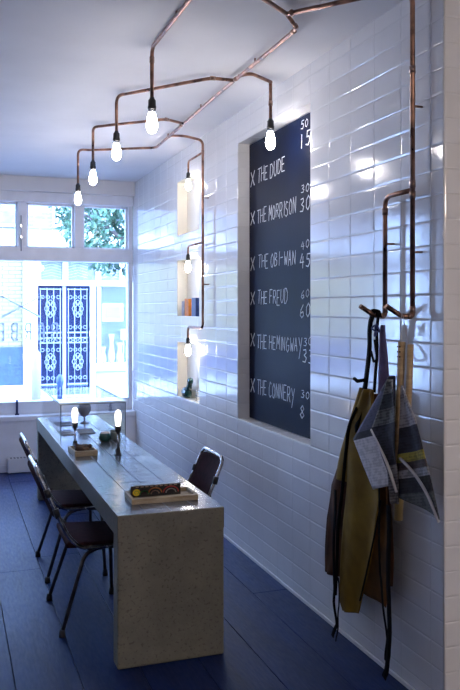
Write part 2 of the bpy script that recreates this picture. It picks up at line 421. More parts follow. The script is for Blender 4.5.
# ceiling
o = MB().box(-2.8, 3.5, -2.1, 8.5, CZ, CZ+0.15).build('ceiling', M['plaster']); tag(o, 'white plaster ceiling', 'ceiling', kind='structure')
# right wall (tiled)
mb, gb = MB(), MB()
P = lambda a,b,d: (WX-d+0.0024, a, b)
tile_grid(mb, gb, (CORNER+0.004, WINY), (0.018, CZ), Y0, Z0, [BO]+NI, P)
wr = mb.build('wall_right', M['tile']); tag(wr, 'glossy white tiled wall with a tall board recess and three lit niches', 'wall', kind='structure')
gb.build('grout', M['grout'], wr)
# reveals of the recess (tiled) and its face into the recess
mb, gb = MB(), MB()
y0,y1,z0,z1 = BO
tile_grid(mb, gb, (WX+0.0042, WX+BD), (z0, z1), WX, Z0, [], lambda a,b,d: (a, y1-d, b))
tile_grid(mb, gb, (WX+0.0042, WX+BD), (z0, z1), WX, Z0, [], lambda a,b,d: (a, y0+d, b))
tile_grid(mb, gb, (WX+0.0042, WX+BD), (y0, y1), WX, Y0, [], lambda a,b,d: (a, b, z0+d), tw=TW, th=TW)
tile_grid(mb, gb, (WX+0.0042, WX+BD), (y0, y1), WX, Y0, [], lambda a,b,d: (a, b, z1-d), tw=TW, th=TW)
t = mb.build('recess_reveal', M['tile'], wr); gb.build('reveal_grout', M['grout'], t)
for (a0,a1,b0,b1) in NI:
    n = MB()
    e = WX+0.004
    n.face([(e,a0,b0),(e,a1,b0),(WX+ND,a1,b0),(WX+ND,a0,b0)]); n.face([(e,a0,b1),(e,a1,b1),(WX+ND,a1,b1),(WX+ND,a0,b1)])
    n.face([(e,a0,b0),(e,a0,b1),(WX+ND,a0,b1),(WX+ND,a0,b0)]); n.face([(e,a1,b0),(e,a1,b1),(WX+ND,a1,b1),(WX+ND,a1,b0)])
    n.face([(WX+ND,a0,b0),(WX+ND,a1,b0),(WX+ND,a1,b1),(WX+ND,a0,b1)])
    n.build('niche_lining', M['niche'], wr)
# solid core of the right wall, behind the recess and niches
MB().box(WX+0.11, WX+0.3, CORNER+0.15, WINY+0.2, 0, CZ).build('wall_core', M['plaster'], wr)
MB().box(WX-0.006, WX+0.3, CORNER+0.02, WINY, 0.0, 0.018, 0.002).build('skirting_tile', M['tile'], wr)
# wall turning away at the near corner
mb, gb = MB(), MB()
tile_grid(mb, gb, (WX+0.004, 3.4), (0.018, CZ), WX+0.004, Z0, [], lambda a,b,d: (a, CORNER-d+0.0024, b))
wn = mb.build('wall_return', M['tile']); tag(wn, 'tiled wall turning away at the outer corner', 'wall', kind='structure')
gb.build('grout', M['grout'], wn)
MB().box(WX+0.004, 3.4, CORNER+0.005, CORNER+0.13, 0, CZ).build('wall_core', M['plaster'], wn)
MB().tube([(WX+0.001, CORNER+0.001, 0), (WX+0.001, CORNER+0.001, CZ)], 0.0045, 8).build('corner_trim', M['tile'], wn)
o = MB().box(3.4, 3.55, -2.1, CORNER+0.13, 0, CZ).build('wall_side', M['plaster']); tag(o, kind='structure')
o = MB().box(-2.85, -2.7, -2.1, 8.5, 0, CZ).build('wall_left', M['plaster']); tag(o, kind='structure')
o = MB().box(-2.85, 3.55, -2.15, -2.0, 0, CZ).build('wall_back', M['plaster']); tag(o, kind='structure')
# window wall: low parapet with ledge, header and left pier
mb = MB()
mb.box(-2.7, WX+0.3, 8.10, 8.45, -0.05, 0.50)
wf = mb.build('wall_front', M['paint']); tag(wf, 'low white panelled wall under the shop window', 'wall', kind='structure')
MB().box(-2.7, WX-0.002, 8.085, 8.30, 0.50, 0.55, 0.006).build('window_ledge', M['paint'], wf)
MB().box(-2.7, WX-0.01, 8.088, 8.10, 0.0, 0.07, 0.003).build('plinth', M['paint'], wf)
MB().box(-2.7, WX-0.002, 8.13, 8.45, 2.80, CZ).build('header', M['plaster'], wf)
MB().box(-2.7, -1.9, 8.20, 8.45, 0.50, 2.80).build('pier', M['paint'], wf)

# window_1 : frame, transom lights, panes, latch, lettering
win = empty('window_1', (0, 8.32, 0.5), 'white painted shop window with three small lights over one big pane', 'window', kind='structure')
def wchild(mb, name, mat, par=None, **k):
    par = par or win
    bmesh.ops.translate(mb.bm, vec=V((0,-8.32,-0.5)), verts=mb.bm.verts)
    return mb.build(name, mat, par, **k)
f = MB()
f.box(-1.9, WX-0.002, 8.24, 8.36, 0.551, 0.675, 0.005)          # bottom rail
f.box(-1.9, WX-0.002, 8.22, 8.38, 2.105, 2.245, 0.008)         # transom beam
f.box(-1.9, WX-0.002, 8.21, 8.30, 2.70, 2.81, 0.004)
f.box(1.80, WX-0.001, 8.236, 8.364, 0.552, 2.805, 0.003)         # right jamb
f.box(-1.9, -1.82, 8.236, 8.364, 0.552, 2.805, 0.004)
for xx in (0.645, 1.215, 0.02, -0.62, -1.22):
    f.box(xx+0.02, xx+0.105, 8.23, 8.37, 2.24, 2.72, 0.004)
wchild(f, 'frame', M['paint'])
s = MB()
xs = [-1.82, -1.115, -0.515, 0.125, 0.75, 1.32, 1.80]
rects = [(-1.82,-1.20),(-1.115,-0.60),(-0.515,0.04),(0.125,0.665),(0.75,1.235),(1.32,1.80)]
for i, (a, b) in enumerate(rects):
    sm = MB(); w = 0.022
    sm.box(a, b, 8.29, 8.33, 2.235, 2.235+w+0.003, 0.002); sm.box(a, b, 8.29, 8.33, 2.70-w, 2.70, 0.002)
    sm.box(a, a+w, 8.29, 8.33, 2.24, 2.70, 0.002); sm.box(b-w, b, 8.29, 8.33, 2.24, 2.70, 0.002)
    so = wchild(sm, 'transom_sash', M['paint'])
    wchild(MB().box(a+w, b-w, 8.308, 8.312, 2.258, 2.68), 'pane', M['glass'], so)
wchild(MB().box(-1.82, 1.80, 8.30, 8.306, 0.675, 2.105), 'main_pane', M['glass'])
la = MB(); la.tube([(0.695,8.215,2.20),(0.695,8.215,2.56)], 0.006, 8); la.box(0.683,0.707,8.205,8.235,2.33,2.36,0.003); la.box(0.683,0.707,8.205,8.235,2.44,2.47,0.003)
wchild(la, 'sash_bolt', M['steel'])
# lettering on the glass, read from the street (so mirrored from inside)
LET = {
 'B': [[(0,0),(0,1),(.7,1),(1,.85),(1,.65),(.75,.52),(0,.52)],[(.75,.52),(1,.38),(1,.15),(.7,0),(0,0)]],
 'A': [[(0,0),(0,.75),(.25,1),(.75,1),(1,.75),(1,0)],[(0,.42),(1,.42)]],
 'R': [[(0,0),(0,1),(.75,1),(1,.82),(1,.65),(.75,.5),(0,.5)],[(.5,.5),(1,0)]],
 'E': [[(1,0),(0,0),(0,1),(1,1)],[(0,.52),(.8,.52)]],
}
lt = MB(); word = 'BARBER'; pitch = 0.1335; hgt = 0.165; wd = 0.052
for i, ch in enumerate(word):
    xr = 1.062 - i*pitch   # right hand side of each letter seen from inside
    for st in LET[ch]:
        lt.ribbon([(xr - p[0]*wd, 8.3, 1.30+p[1]*hgt) for p in st], 0.017, 0.0015, (0,-1,0))
wchild(lt, 'lettering', M['frost'])
cx_ = 1.062 - 2.5*pitch - wd/2; rz = MB()
for s_ in (1, -1):
    a = V((cx_-0.185*s_, 8.2995, 1.535)); b = V((cx_+0.185*s_, 8.2995, 1.74))
    rz.ribbon([a, a.lerp(b,0.45)], 0.022, 0.0015, (0,-1,0)); rz.ribbon([a.lerp(b,0.47), b], 0.014, 0.0015, (0,-1,0))
    c = a.lerp(b, 0.98); rz.ribbon([c, c+V((0.03*s_,0,0.0))], 0.02, 0.0015, (0,-1,0))
wchild(rz, 'crossed_razor_emblem', M['frost'])
for k, (sx, sz) in enumerate([(-0.095, 1.765), (0.19,1.765)]):
    pass
sm = MB()
for q in range(3): sm.ribbon([(0.772+q*0.018, 8.3, 1.765),(0.772+q*0.018, 8.3, 1.795)], 0.007, 0.0015, (0,-1,0))
wchild(sm, 'small_mark', M['frost'])

for i,(xx, z0_, z1_) in enumerate([(0.653,0.552,0.705),(1.60,0.552,0.675)]):
    t = MB(); t.box(xx-0.011, xx+0.011, 8.185, 8.205, z0_, z1_, 0.003); t.box(xx-0.02, xx+0.02, 8.175, 8.215, z0_-0.001, z0_+0.012, 0.003)
    o = t.build('window_stay', M['navypost'])
    tag(o, ['short navy post on the window ledge at the left edge of the photo','short navy post on the window ledge behind the glass case'][i], 'post', 'posts on the window ledge')

# heater box on parapet
h = empty('convector_heater', (0.665, 8.10, 0), 'small white heater box low on the wall beneath the window', 'heater')
MB().box(-0.115,0.125,-0.095,-0.014,0.006,0.145,0.008).build('casing', M['plug'], h)
g = MB()
for k in range(6): g.box(-0.09+k*0.032,-0.07+k*0.032,-0.088,-0.02,0.142,0.1475)
g.build('vent_slots', M['street_grey'], h)

# ------------------------------------------------------------------ chalkboard
cb = empty('chalkboard', (WX+BD, (BO[0]+BO[1])/2, BO[2]), 'tall navy chalkboard price list set in the tiled recess', 'chalkboard')
bx = WX+BD-0.006
off = V((-(WX+BD), -(BO[0]+BO[1])/2, -BO[2]))
def cbuild(mb, name, mat, par=cb):
    bmesh.ops.translate(mb.bm, vec=off, verts=mb.bm.verts); return mb.build(name, mat, par)
cbuild(MB().box(bx, WX+BD+0.015, BO[0]+0.006, BO[1]-0.006, BO[2]+0.006, BO[3]-0.006, 0.001, 1), 'board_panel', M['chalkboard'])
HW = {
 'T':[[(0,1),(1,1.02)],[(.5,1),(.45,0)]], 'H':[[(0,1),(0,0)],[(0,.5),(.9,.52)],[(.9,1),(.9,0)]], 'E':[[(.8,1),(0,1),(0,0),(.85,0)],[(0,.5),(.6,.52)]],
 'D':[[(0,0),(0,1),(.5,1),(.9,.7),(.85,.25),(.45,0),(0,0)]], 'U':[[(0,1),(0,.25),(.3,0),(.65,.05),(.85,.3),(.85,1)]],
 'M':[[(0,0),(.1,1),(.5,.35),(.9,1),(1,0)]], 'O':[[(.45,1),(.1,.75),(0,.4),(.2,.05),(.55,0),(.85,.3),(.85,.7),(.45,1)]],
 'R':[[(0,0),(0,1),(.6,1),(.8,.75),(.6,.5),(0,.48)],[(.35,.48),(.9,0)]], 'I':[[(.3,1),(.3,0)]], 'S':[[(.8,.9),(.4,1),(.1,.8),(.2,.58),(.7,.42),(.8,.15),(.4,0),(.05,.12)]],
 'N':[[(0,0),(0,1),(.8,0),(.8,1)]], 'B':[[(0,0),(0,1),(.6,.95),(.7,.7),(.1,.52),(.75,.4),(.75,.12),(.4,0),(0,0)]], '-':[[(.1,.5),(.8,.52)]],
 'W':[[(0,1),(.25,0),(.5,.6),(.75,0),(1,1)]], 'A':[[(0,0),(.4,1),(.85,0)],[(.15,.38),(.7,.4)]], 'F':[[(.8,1),(0,1),(0,0)],[(0,.52),(.6,.54)]],
 'G':[[(.8,.85),(.4,1),(.05,.6),(.1,.15),(.5,0),(.85,.2),(.85,.45),(.5,.45)]], 'Y':[[(0,1),(.4,.5)],[(.9,1),(.2,-.35)]], 'C':[[(.8,.9),(.4,1),(.05,.6),(.1,.15),(.5,0),(.85,.15)]],
 'X':[[(0,1),(.9,0)],[(.85,1.05),(.05,-.05)]], ' ':[],
 '0':[[(.45,1),(.05,.7),(.1,.2),(.45,0),(.8,.3),(.8,.75),(.45,1)]], '1':[[(.3,1),(.35,0)]], '3':[[(.1,.95),(.6,1),(.7,.75),(.3,.55),(.8,.35),(.6,.02),(.05,.05)]],
 '4':[[(.4,1),(0,.4),(.8,.42)],[(.6,.8),(.6,0)]], '5':[[(.8,1),(.2,1),(.15,.6),(.6,.6),(.8,.3),(.5,0),(.05,.08)]], '6':[[(.6,1),(.15,.6),(.05,.2),(.4,0),(.8,.2),(.6,.48),(.15,.35)]],
 '8':[[(.45,.5),(.1,.75),(.45,1),(.75,.75),(.45,.5),(.05,.25),(.45,0),(.85,.25),(.45,.5)]], '7':[[(0,1),(.8,1),(.3,0)]],
}
def chalk(mb, text, ya, yb, z, h, sw=0.0052):
    n = sum(0.45 if c in ' I' else 1 for c in text); adv = (ya-yb)/n; y = ya
    for c in text:
        a = adv*(0.45 if c in ' I' else 1)
        jz = random.uniform(-.006,.006); sc = random.uniform(.9,1.1)
        for st in HW[c]:
            mb.ribbon([(bx, y - (p[0]*0.78+0.10*p[1])*a*(2.0 if c=='I' else 1), z+jz+(p[1]-.5)*h*sc) for p in st], sw, 0.0008, (-1,0,0))
        y -= a
lines = [('THE DUDE',4.86,4.40,2.495,.085),('THE MORRISON',4.87,4.235,2.225,.085),('THE OBI-WAN',4.85,4.24,1.925,.085),('THE FREUD',4.86,4.36,1.69,.085),('THE HEMINGWAY',4.87,4.155,1.405,.085),('THE CONNERY',4.87,4.26,1.105,.09)]
prices = [('50',2.68,'15',2.585),('30 M',2.31,'30',2.215),('40 M',1.985,'45',1.895),('60 M',1.70,'60',1.605),('30 M',1.43,'33',1.34),('30 M',1.12,'8',1.025)]
for (t, ya, yb, z, h_), (p1, zz1, p2, zz2) in zip(lines, prices):
    mb = MB(); chalk(mb, 'X', 4.99, 4.895, z, .082, .009); cbuild(mb, 'chalk_cross', M['chalk'])
    mb = MB(); chalk(mb, t, ya, yb, z, h_); cbuild(mb, 'chalk_name', M['chalk'])
    mb = MB()
    pe = 4.145 if 'WAY' in t else 4.18
    chalk(mb, p1, pe, pe-.055*len(p1), zz1, .045, .004); cbuild(mb, 'chalk_duration', M['chalk'])
    mb = MB()
    pe += 0.015
    chalk(mb, p2, pe, pe-.08*len(p2), zz2, .078, .006); cbuild(mb, 'chalk_price', M['chalk'])

# ------------------------------------------------------------------ copper pipe rig
RZ = 2.92; R = 0.0098
rig = empty('copper_pipe_run', (1.53, 3.4, RZ), 'branching copper pipe run under the ceiling and down the tiled wall', 'pipe')
def rbuild(mb, name, mat, par=rig):
    bmesh.ops.translate(mb.bm, vec=V((-1.53,-3.4,-RZ)), verts=mb.bm.verts); return mb.build(name, mat, par)
def pipe(name, pts, fil=0.05, r=R): return rbuild(MB().tube(pts, r, 12, fillet=fil), name, M['copper'])
def coup(p, d, l=0.036, r=0.0125):
    p = V(p); d = V(d).normalized(); return rbuild(MB().tube([p-d*l/2, p+d*l/2], r, 12), 'coupling', M['fitting'])
WPX = 1.80
pipe('trunk_pipe', [(1.412,3.207,RZ),(1.53,3.36,RZ),(1.545,4.6,RZ),(1.585,6.22,RZ),(1.06,6.72,RZ),(1.0,6.49+0.0,RZ-0.02)][:4] + [(1.10,6.50,RZ),(1.0,6.494,RZ),(1.0,6.494,2.64)], 0.05)
pipe('branch_pipe', [(1.412,3.207,RZ),(0.96,2.86,RZ),(0.96,3.849,RZ),(0.96,3.849,2.67)], 0.05)
pipe('branch_pipe', [(1.536,4.24,RZ),(1.40,4.24,RZ),(1.04,4.70,RZ),(0.97,4.781,RZ),(0.97,4.781,2.70)], 0.05)
pipe('branch_pipe', [(1.56,5.35,RZ),(1.41,5.26,RZ),(1.03,5.62,RZ),(0.98,5.67,RZ),(0.98,5.67,2.68)], 0.05)
pipe('branch_pipe', [(1.534,4.15,RZ),(1.58,4.08,RZ),(1.75,4.20,RZ),(1.75,4.208,RZ),(1.75,4.208,2.71)], 0.05)
pipe('branch_pipe', [(1.575,5.76,RZ),(1.66,5.68,RZ-.01),(WPX,5.65,RZ-.04),(WPX,5.65,1.472),(WPX,6.037,1.472),(WPX,6.037,1.385)], 0.04)
pipe('niche_branch_pipe', [(WPX,5.65,2.79),(WPX,6.03,2.79),(WPX,6.03,2.70)], 0.035, 0.008)
pipe('niche_branch_pipe', [(WPX,5.65,2.115),(WPX,6.037,2.115),(WPX,6.037,2.05)], 0.035, 0.008)
pipe('wall_pipe', [(1.412,3.207,RZ),(1.66,2.90,RZ),(WPX,2.809,RZ),(WPX,2.809,1.60)], 0.05, 0.0105)
pipe('wall_branch_pipe', [(WPX,2.809,2.105),(WPX,3.026,2.105),(WPX,3.026,1.60)], 0.05, 0.0105)
for yy in (2.809, 3.026):
    pipe('coat_hook', [(WPX,yy,1.61),(WPX,yy,1.585),(1.755,yy+0.01,1.585),(1.685,yy+0.015,1.628)], 0.02, 0.0105)
    coup((1.785,yy+0.002,1.585),(1,0,0),0.02)
    coup((WPX,yy,1.612),(0,0,1),0.03)
for p, d in [((1.53,3.40,RZ),(0,1,0)),((1.512,3.335,RZ),(.6,.8,0)),((1.43,3.19,RZ),(.6,.8,0)),((1.538,4.21,RZ),(0,1,0)),((1.41,4.24,RZ),(1,0,0)),((1.56,5.40,RZ),(0,1,0)),((1.42,5.27,RZ),(1,.6,0)),
             ((1.575,5.78,RZ),(0,1,0)),((0.96,3.849,2.86),(0,0,1)),((1.75,4.208,2.80),(0,0,1)),((WPX,2.809,2.13),(0,0,1)),((WPX,2.809,2.085),(0,0,1)),((WPX,2.809,2.60),(0,0,1)),((WPX,5.65,2.79),(0,0,1)),((WPX,5.65,2.115),(0,0,1)),((WPX,3.026,2.04),(0,0,1))]:
    coup(p, d, 0.03)
# ceiling clips that hold the run
for p in [(1.533,3.9),(1.548,4.9),(1.572,5.8),(0.96,3.4)]:
    rbuild(MB().tube([(p[0],p[1],RZ+0.005),(p[0],p[1],CZ+0.002)], 0.005, 8), 'pipe_clip', M['fitting'])
for p in [(WPX,2.809,2.45),(WPX,2.809,1.85),(WPX,3.026,1.9),(WPX,5.65,2.45),(WPX,5.65,1.8)]:
    rbuild(MB().tube([(p[0],p[1],p[2]),(WX+0.002,p[1],p[2])], 0.005, 8), 'pipe_clip', M['fitting'])

# ------------------------------------------------------------------ hanging bulbs
def make_pendant():
    t = empty('pendant_bulb', (0,0,0))     # origin at pipe end, hanging down
    s = MB().lathe([(0,0.012),(0.011,0.012),(0.013,0.004),(0.019,-0.002),(0.020,-0.030),(0.0215,-0.034),(0.0215,-0.044),(0.019,-0.05),(0,-0.05)], n=20)
    s.build('socket', M['black'], t)
    c = MB().lathe([(0.0,-0.048),(0.0165,-0.048),(0.0165,-0.062),(0.0,-0.062)], n=16); c.build('screw_cap', M['steel'], t)
    b = MB().lathe([(0.0,-0.058),(0.014,-0.058),(0.016,-0.068),(0.021,-0.085),(0.0255,-0.105),(0.0285,-0.122),(0.0265,-0.142),(0.019,-0.158),(0.009,-0.166),(0,-0.168)], n=24)
    b.build('glass_bulb', M['bulb'], t)
    return t
def copy_tree(o, parent=None):
    c = o.copy(); COL.objects.link(c); c.parent = parent
    for ch in list(o.children): copy_tree(ch, c)
    return c
pend = [((0.96,3.849,2.66),'bare bulb in black socket hanging nearest the camera, on its own pipe drop',),
        ((0.97,4.781,2.69),'bare bulb in black socket hanging second nearest in the row over the desk',),
        ((0.98,5.67,2.67),'bare bulb in black socket hanging third in the row over the desk',),
        ((1.0,6.494,2.63),'bare bulb in black socket hanging farthest, closest to the window',),
        ((1.75,4.208,2.70),'bare bulb in black socket hanging in front of the chalkboard',),
        ((WPX,6.03,2.695),'bare bulb hanging in front of the topmost, empty wall niche',),
        ((WPX,6.037,2.045),'bare bulb hanging in front of the middle wall niche with books',),
        ((WPX,6.037,1.38),'bare bulb hanging in front of the lowest wall niche with green ornament',)]
proto = make_pendant()
for i, (loc, lb) in enumerate(pend):
    o = proto if i == 0 else copy_tree(proto)
    o.location = loc
    if i >= 5: o.scale = (0.82,0.82,0.82)
    tag(o, lb, 'light bulb', 'bare bulbs hanging from the copper pipes')

# ------------------------------------------------------------------ desk
TX0, TX1, TY0, TY1, TZ = 0.712, 1.218, 3.49, 6.90, 0.69
desk = empty('concrete_desk', ((TX0+TX1)/2, (TY0+TY1)/2, 0), 'long narrow concrete desk with waterfall ends and glossy top', 'desk')
def dbuild(mb, name, mat, par=desk):
    bmesh.ops.translate(mb.bm, vec=V((-(TX0+TX1)/2,-(TY0+TY1)/2,0)), verts=mb.bm.verts); return mb.build(name, mat, par)
slab = dbuild(MB().box(TX0, TX1, TY0, TY1, TZ-0.10, TZ, 0.006, 3), 'top_slab', M['concrete'])
slab.data.materials.append(M['concrete_top'])
for p in slab.data.polygons:
    if p.normal.z > 0.9: p.material_index = 1
dbuild(MB().box(TX0+0.001, TX1-0.001, TY0+0.0006, TY0+0.10, 0, TZ-0.0055, 0.012, 3), 'end_panel', M['concrete'])
dbuild(MB().box(TX0+0.001, TX1-0.001, TY1-0.10, TY1-0.0006, 0, TZ-0.0055, 0.012, 3), 'end_panel', M['concrete'])
# front face of the slab reads as the same rough cast as the end panel
sj = MB()
for xx in (0.845, 0.965, 1.085): sj.box(xx-0.0015, xx+0.0015, TY0+0.01, TY1-0.01, TZ-0.001, TZ+0.0006)
for k, yy in enumerate([4.15,4.9,5.25,5.6,6.05,6.45]):
    a = TX0+0.005+0.12*(k%3)*1.0; sj.box(a+0.13, min(a+0.30,TX1-0.01), yy-0.0015, yy+0.0015, TZ-0.001, TZ+0.0006)
dbuild(sj, 'shuttering_line', M['greycloth'])

# ------------------------------------------------------------------ chairs
def make_chair():
    t = empty('stacking_chair', (0,0,0))      # origin between rear feet; faces +X
    W = 0.215; SH = 0.425
    r = 0.0105
    # back frame: rounded U that runs down and forward as the seat rails
    bf = MB().tube([(0.355,-W+0.01,SH-0.01),(0.10,-W,SH-0.015),(0.035,-W,SH+0.05),(-0.11,-W+0.01,0.80),(-0.116,-W+0.05,0.822),(-0.116,W-0.05,0.822),(-0.11,W-0.01,0.80),(0.035,W,SH+0.05),(0.10,W,SH-0.015),(0.355,W-0.01,SH-0.01)], r, 10, fillet=0.055, fseg=6)
    bf.build('back_frame', M['chrome'], t)
    # backrest of vinyl stretched on the frame, gently hollow
    g = MB(); nu, nv = 12, 8; F = []
    def bp(u, v, d):
        y = -W+0.018 + (2*W-0.036)*u; z = 0.555 + 0.245*v
        k = (z-SH-0.05)/(0.80-SH-0.05); x = 0.035 + (-0.11-0.035)*k - 0.022*(1-(2*u-1)**2) + d
        if v > 0.9 and (u < 0.05 or u > 0.95): z -= 0.012
        return (x, y, z)
    for d in (0.007, -0.007):
        F.append([[g.bm.verts.new(bp(i/nu, j/nv, d)) for i in range(nu+1)] for j in range(nv+1)])
    for s_, G in zip((1,-1), F):
        for j in range(nv):
            for i in range(nu):
                q = (G[j][i],G[j][i+1],G[j+1][i+1],G[j+1][i]); fc = g.bm.faces.new(q if s_ > 0 else tuple(reversed(q))); fc.smooth = True
    A, B = F
    for i in range(nu):
        g.bm.faces.new((A[0][i],B[0][i],B[0][i+1],A[0][i+1])); g.bm.faces.new((A[nv][i+1],B[nv][i+1],B[nv][i],A[nv][i]))
    for j in range(nv):
        g.bm.faces.new((A[j+1][0],B[j+1][0],B[j][0],A[j][0])); g.bm.faces.new((A[j][nu],B[j][nu],B[j+1][nu],A[j+1][nu]))
    br = g.build('backrest', M['vinyl'], t)
    for s_ in (-1,1):
        for zz in (0.60, 0.70):
            k = (zz-SH-0.05)/(0.80-SH-0.05); xx = 0.035-0.145*k
            c = MB().tube([(xx+0.006, s_*(W-0.002), zz-0.02),(xx-0.006, s_*(W-0.004), zz+0.02)], 0.0155, 10); c.build('clamp', M['black'], br)
    # seat
    st = MB(); st.box(0.03, 0.365, -W+0.012, W-0.012, SH-0.012, SH+0.018, 0.012, 3)
    for v in st.bm.verts:
        u = (v.co.x-0.03)/0.335; w = v.co.y/W
        v.co.z += -0.012*(1-w*w)*(1-(2*u-1)**2) - (0.02*max(0,(u-0.85)/0.15))
    st.build('seat', M['vinyl'], t, smooth=True)
    # legs, each with rubber foot
    for s_ in (-1, 1):
        rl = MB().tube([(0.0, s_*0.262, 0.02),(0.115, s_*0.222, SH-0.045),(0.175,s_*0.195,SH-0.024),(0.26, s_*0.17, SH-0.026)], r, 10, fillet=0.05)
        o = rl.build('leg', M['darktube'], t)
        MB().lathe([(0,0),(0.0165,0),(0.0165,0.012),(0.013,0.035),(0.0,0.036)], c=(0.0, s_*0.262, 0)).build('rubber_foot', M['rubber'], o)
        fl = MB().tube([(0.345, s_*0.245, 0.02),(0.33, s_*0.218, SH-0.06),(0.31,s_*0.20,SH-0.026),(0.25, s_*0.18, SH-0.026)], r, 10, fillet=0.045)
        o = fl.build('leg', M['darktube'], t)
        MB().lathe([(0,0),(0.0165,0),(0.0165,0.012),(0.013,0.035),(0.0,0.036)], c=(0.345, s_*0.245, 0)).build('rubber_foot', M['rubber'], o)
    st = MB(); st.tube([(0.20,-W+0.02,SH-0.027),(0.20,W-0.02,SH-0.027)], 0.008, 8); st.build('stretcher', M['darktube'], t)
    return t
ch0 = make_chair()
chairs = [((0.530,4.205,0),0.0,'dark tube and vinyl chair at the left of the desk, nearer the camera'),
          ((0.553,5.015,0),0.0,'dark tube and vinyl chair at the left of the desk, nearer the window'),
          ((1.312,4.28,0),PI,'chrome framed chair with brown vinyl back between desk and tiled wall')]
for i, (loc, rz_, lb) in enumerate(chairs):
    o = ch0 if i == 0 else copy_tree(ch0)
    o.location = loc; o.rotation_euler = (0,0,rz_)
    if i == 2: o.scale = (0.97,0.90,0.97)
    tag(o, lb, 'chair', 'stacking chairs around the concrete desk')

# ------------------------------------------------------------------ glass case
gx0,gx1,gy0,gy1,gz = 0.748,1.212,5.66,6.86,0.95
gc = empty('glass_display_case', ((gx0+gx1)/2,(gy0+gy1)/2,TZ), 'clear glass display case standing on the window end of the desk', 'display case')
def gbuild(mb, name, mat, par=gc):
    bmesh.ops.translate(mb.bm, vec=V((-(gx0+gx1)/2,-(gy0+gy1)/2,-TZ)), verts=mb.bm.verts); return mb.build(name, mat, par)
tk = 0.010; zb = TZ+0.001
tp = gbuild(MB().box(gx0-0.004,gx1+0.004,gy0-0.004,gy1+0.004,gz-tk,gz), 'top_pane', M['caseglass'])
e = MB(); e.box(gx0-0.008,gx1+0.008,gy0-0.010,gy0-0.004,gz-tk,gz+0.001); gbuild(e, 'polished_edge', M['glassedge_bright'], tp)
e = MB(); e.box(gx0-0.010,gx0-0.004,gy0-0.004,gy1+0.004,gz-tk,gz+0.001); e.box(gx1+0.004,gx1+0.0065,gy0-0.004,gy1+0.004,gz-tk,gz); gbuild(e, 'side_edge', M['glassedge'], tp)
for nm, b in [('front_pane',(gx0+tk,gx1-tk,gy0,gy0+tk)),('back_pane',(gx0+tk,gx1-tk,gy1-tk,gy1)),('side_pane',(gx0,gx0+tk,gy0,gy1)),('side_pane',(gx1-tk,gx1,gy0,gy1))]:
    gbuild(MB().box(b[0],b[1],b[2],b[3],zb,gz-tk-0.0005), nm, M['caseglass'])
e = MB()
for xx in (gx0-0.001, gx1-0.003): 
    e.box(xx, xx+0.006, gy0-0.004, gy0, zb, gz-tk)
e.box(gx0-0.004, gx1+0.004, gy0-0.004, gy0, gz-tk-0.005, gz-tk)
gbuild(e, 'corner_seal', M['glassedge'])

# things in / on the desk
def lamp(loc, lb, h):
    t = empty('table_lamp', loc, lb, 'lamp', 'bare bulb lamps on the desk')
    MB().lathe([(0,0),(0.022,0),(0.022,0.006),(0.016,0.010),(0.016,0.040),(0.010,0.045),(0,0.045)]).build('base', M['black'], t)
    MB().tube([(0,0,0.04),(0,0,h)], 0.0055, 10).build('stem', M['steel'], t)
    MB().lathe([(0,h-0.012),(0.009,h-0.012),(0.012,h+0.002),(0.019,h+0.006),(0.021,h+0.040),(0,0.040+h)]).build('socket', M['black'], t)
    MB().lathe([(0.0,h+0.038),(0.014,h+0.038),(0.016,h+0.052),(0.018,h+0.07),(0.0195,h+0.10),(0.018,h+0.124),(0.010,h+0.138),(0,h+0.142)]).build('glass_bulb', M['bulb_table'], t)
    return t
lamp((0.80,5.33,TZ), 'bare bulb lamp on thin stem standing behind the small wooden box', 0.125)
lamp((1.014,4.95,TZ), 'bare bulb lamp on thin stem standing in the middle of the desk top', 0.145)

def tray(name, loc, sx, sy, hgt, wall, mat, lb, cat, rz=0):
    t = empty(name, loc, lb, cat, rz=rz)
    MB().box(-sx+wall*0.5, sx-wall*0.5, -sy+wall*0.5, sy-wall*0.5, 0, 0.007).build('bottom', M['darkinside'] if name == 'wooden_box' else mat, t)
    for a in [(-sx,sx,-sy,-sy+wall),(-sx,sx,sy-wall,sy),(-sx,-sx+wall,-sy+wall,sy-wall),(sx-wall,sx,-sy+wall,sy-wall)]:
        MB().box(a[0],a[1],a[2],a[3],0.0,hgt,0.002).build('side', mat, t)
    return t
tray('wooden_box', (0.812,5.085,TZ), 0.072, 0.11, 0.034, 0.012, M['wood_tray'], 'small open wooden box holding brown brushes by the first lamp', 'box', rz=0.06)
# brushes lying in box
for i,(dx,dy,rz_) in enumerate([(-0.012,-0.05,0.3),(0.012,0.0,2.9),(0.0,0.05,0.2)]):
    t = empty('shaving_brush', (0.812+dx,5.085+dy,TZ+0.036), ['brown bristle brush lying lowest in the small wooden box','brown bristle brush lying to the right in the small wooden box','brown bristle brush lying at the back of the small wooden box'][i], 'brush', 'brushes in the small wooden box', rz=rz_)
    t.rotation_euler = (0.0, 0.25, rz_)
    a = MB().lathe([(0,-0.045),(0.012,-0.045),(0.014,-0.03),(0.009,-0.018),(0.013,-0.004),(0.012,0.0),(0,0.0)]); bmesh.ops.rotate(a.bm, verts=a.bm.verts, matrix=Matrix.Rotation(PI/2,3,'Y')); a.build('handle', M['darkinside'], t)
    a = MB().lathe([(0.010,-0.002),(0.013,0.012),(0.021,0.032),(0.019,0.042),(0.008,0.048),(0,0.049)], n=14)
    for v in a.bm.verts: v.co += V([random.uniform(-.0018,.0018) for _ in range(3)])
    bmesh.ops.rotate(a.bm, verts=a.bm.verts, matrix=Matrix.Rotation(PI/2,3,'Y')); a.build('bristles', M['bristle'], t)
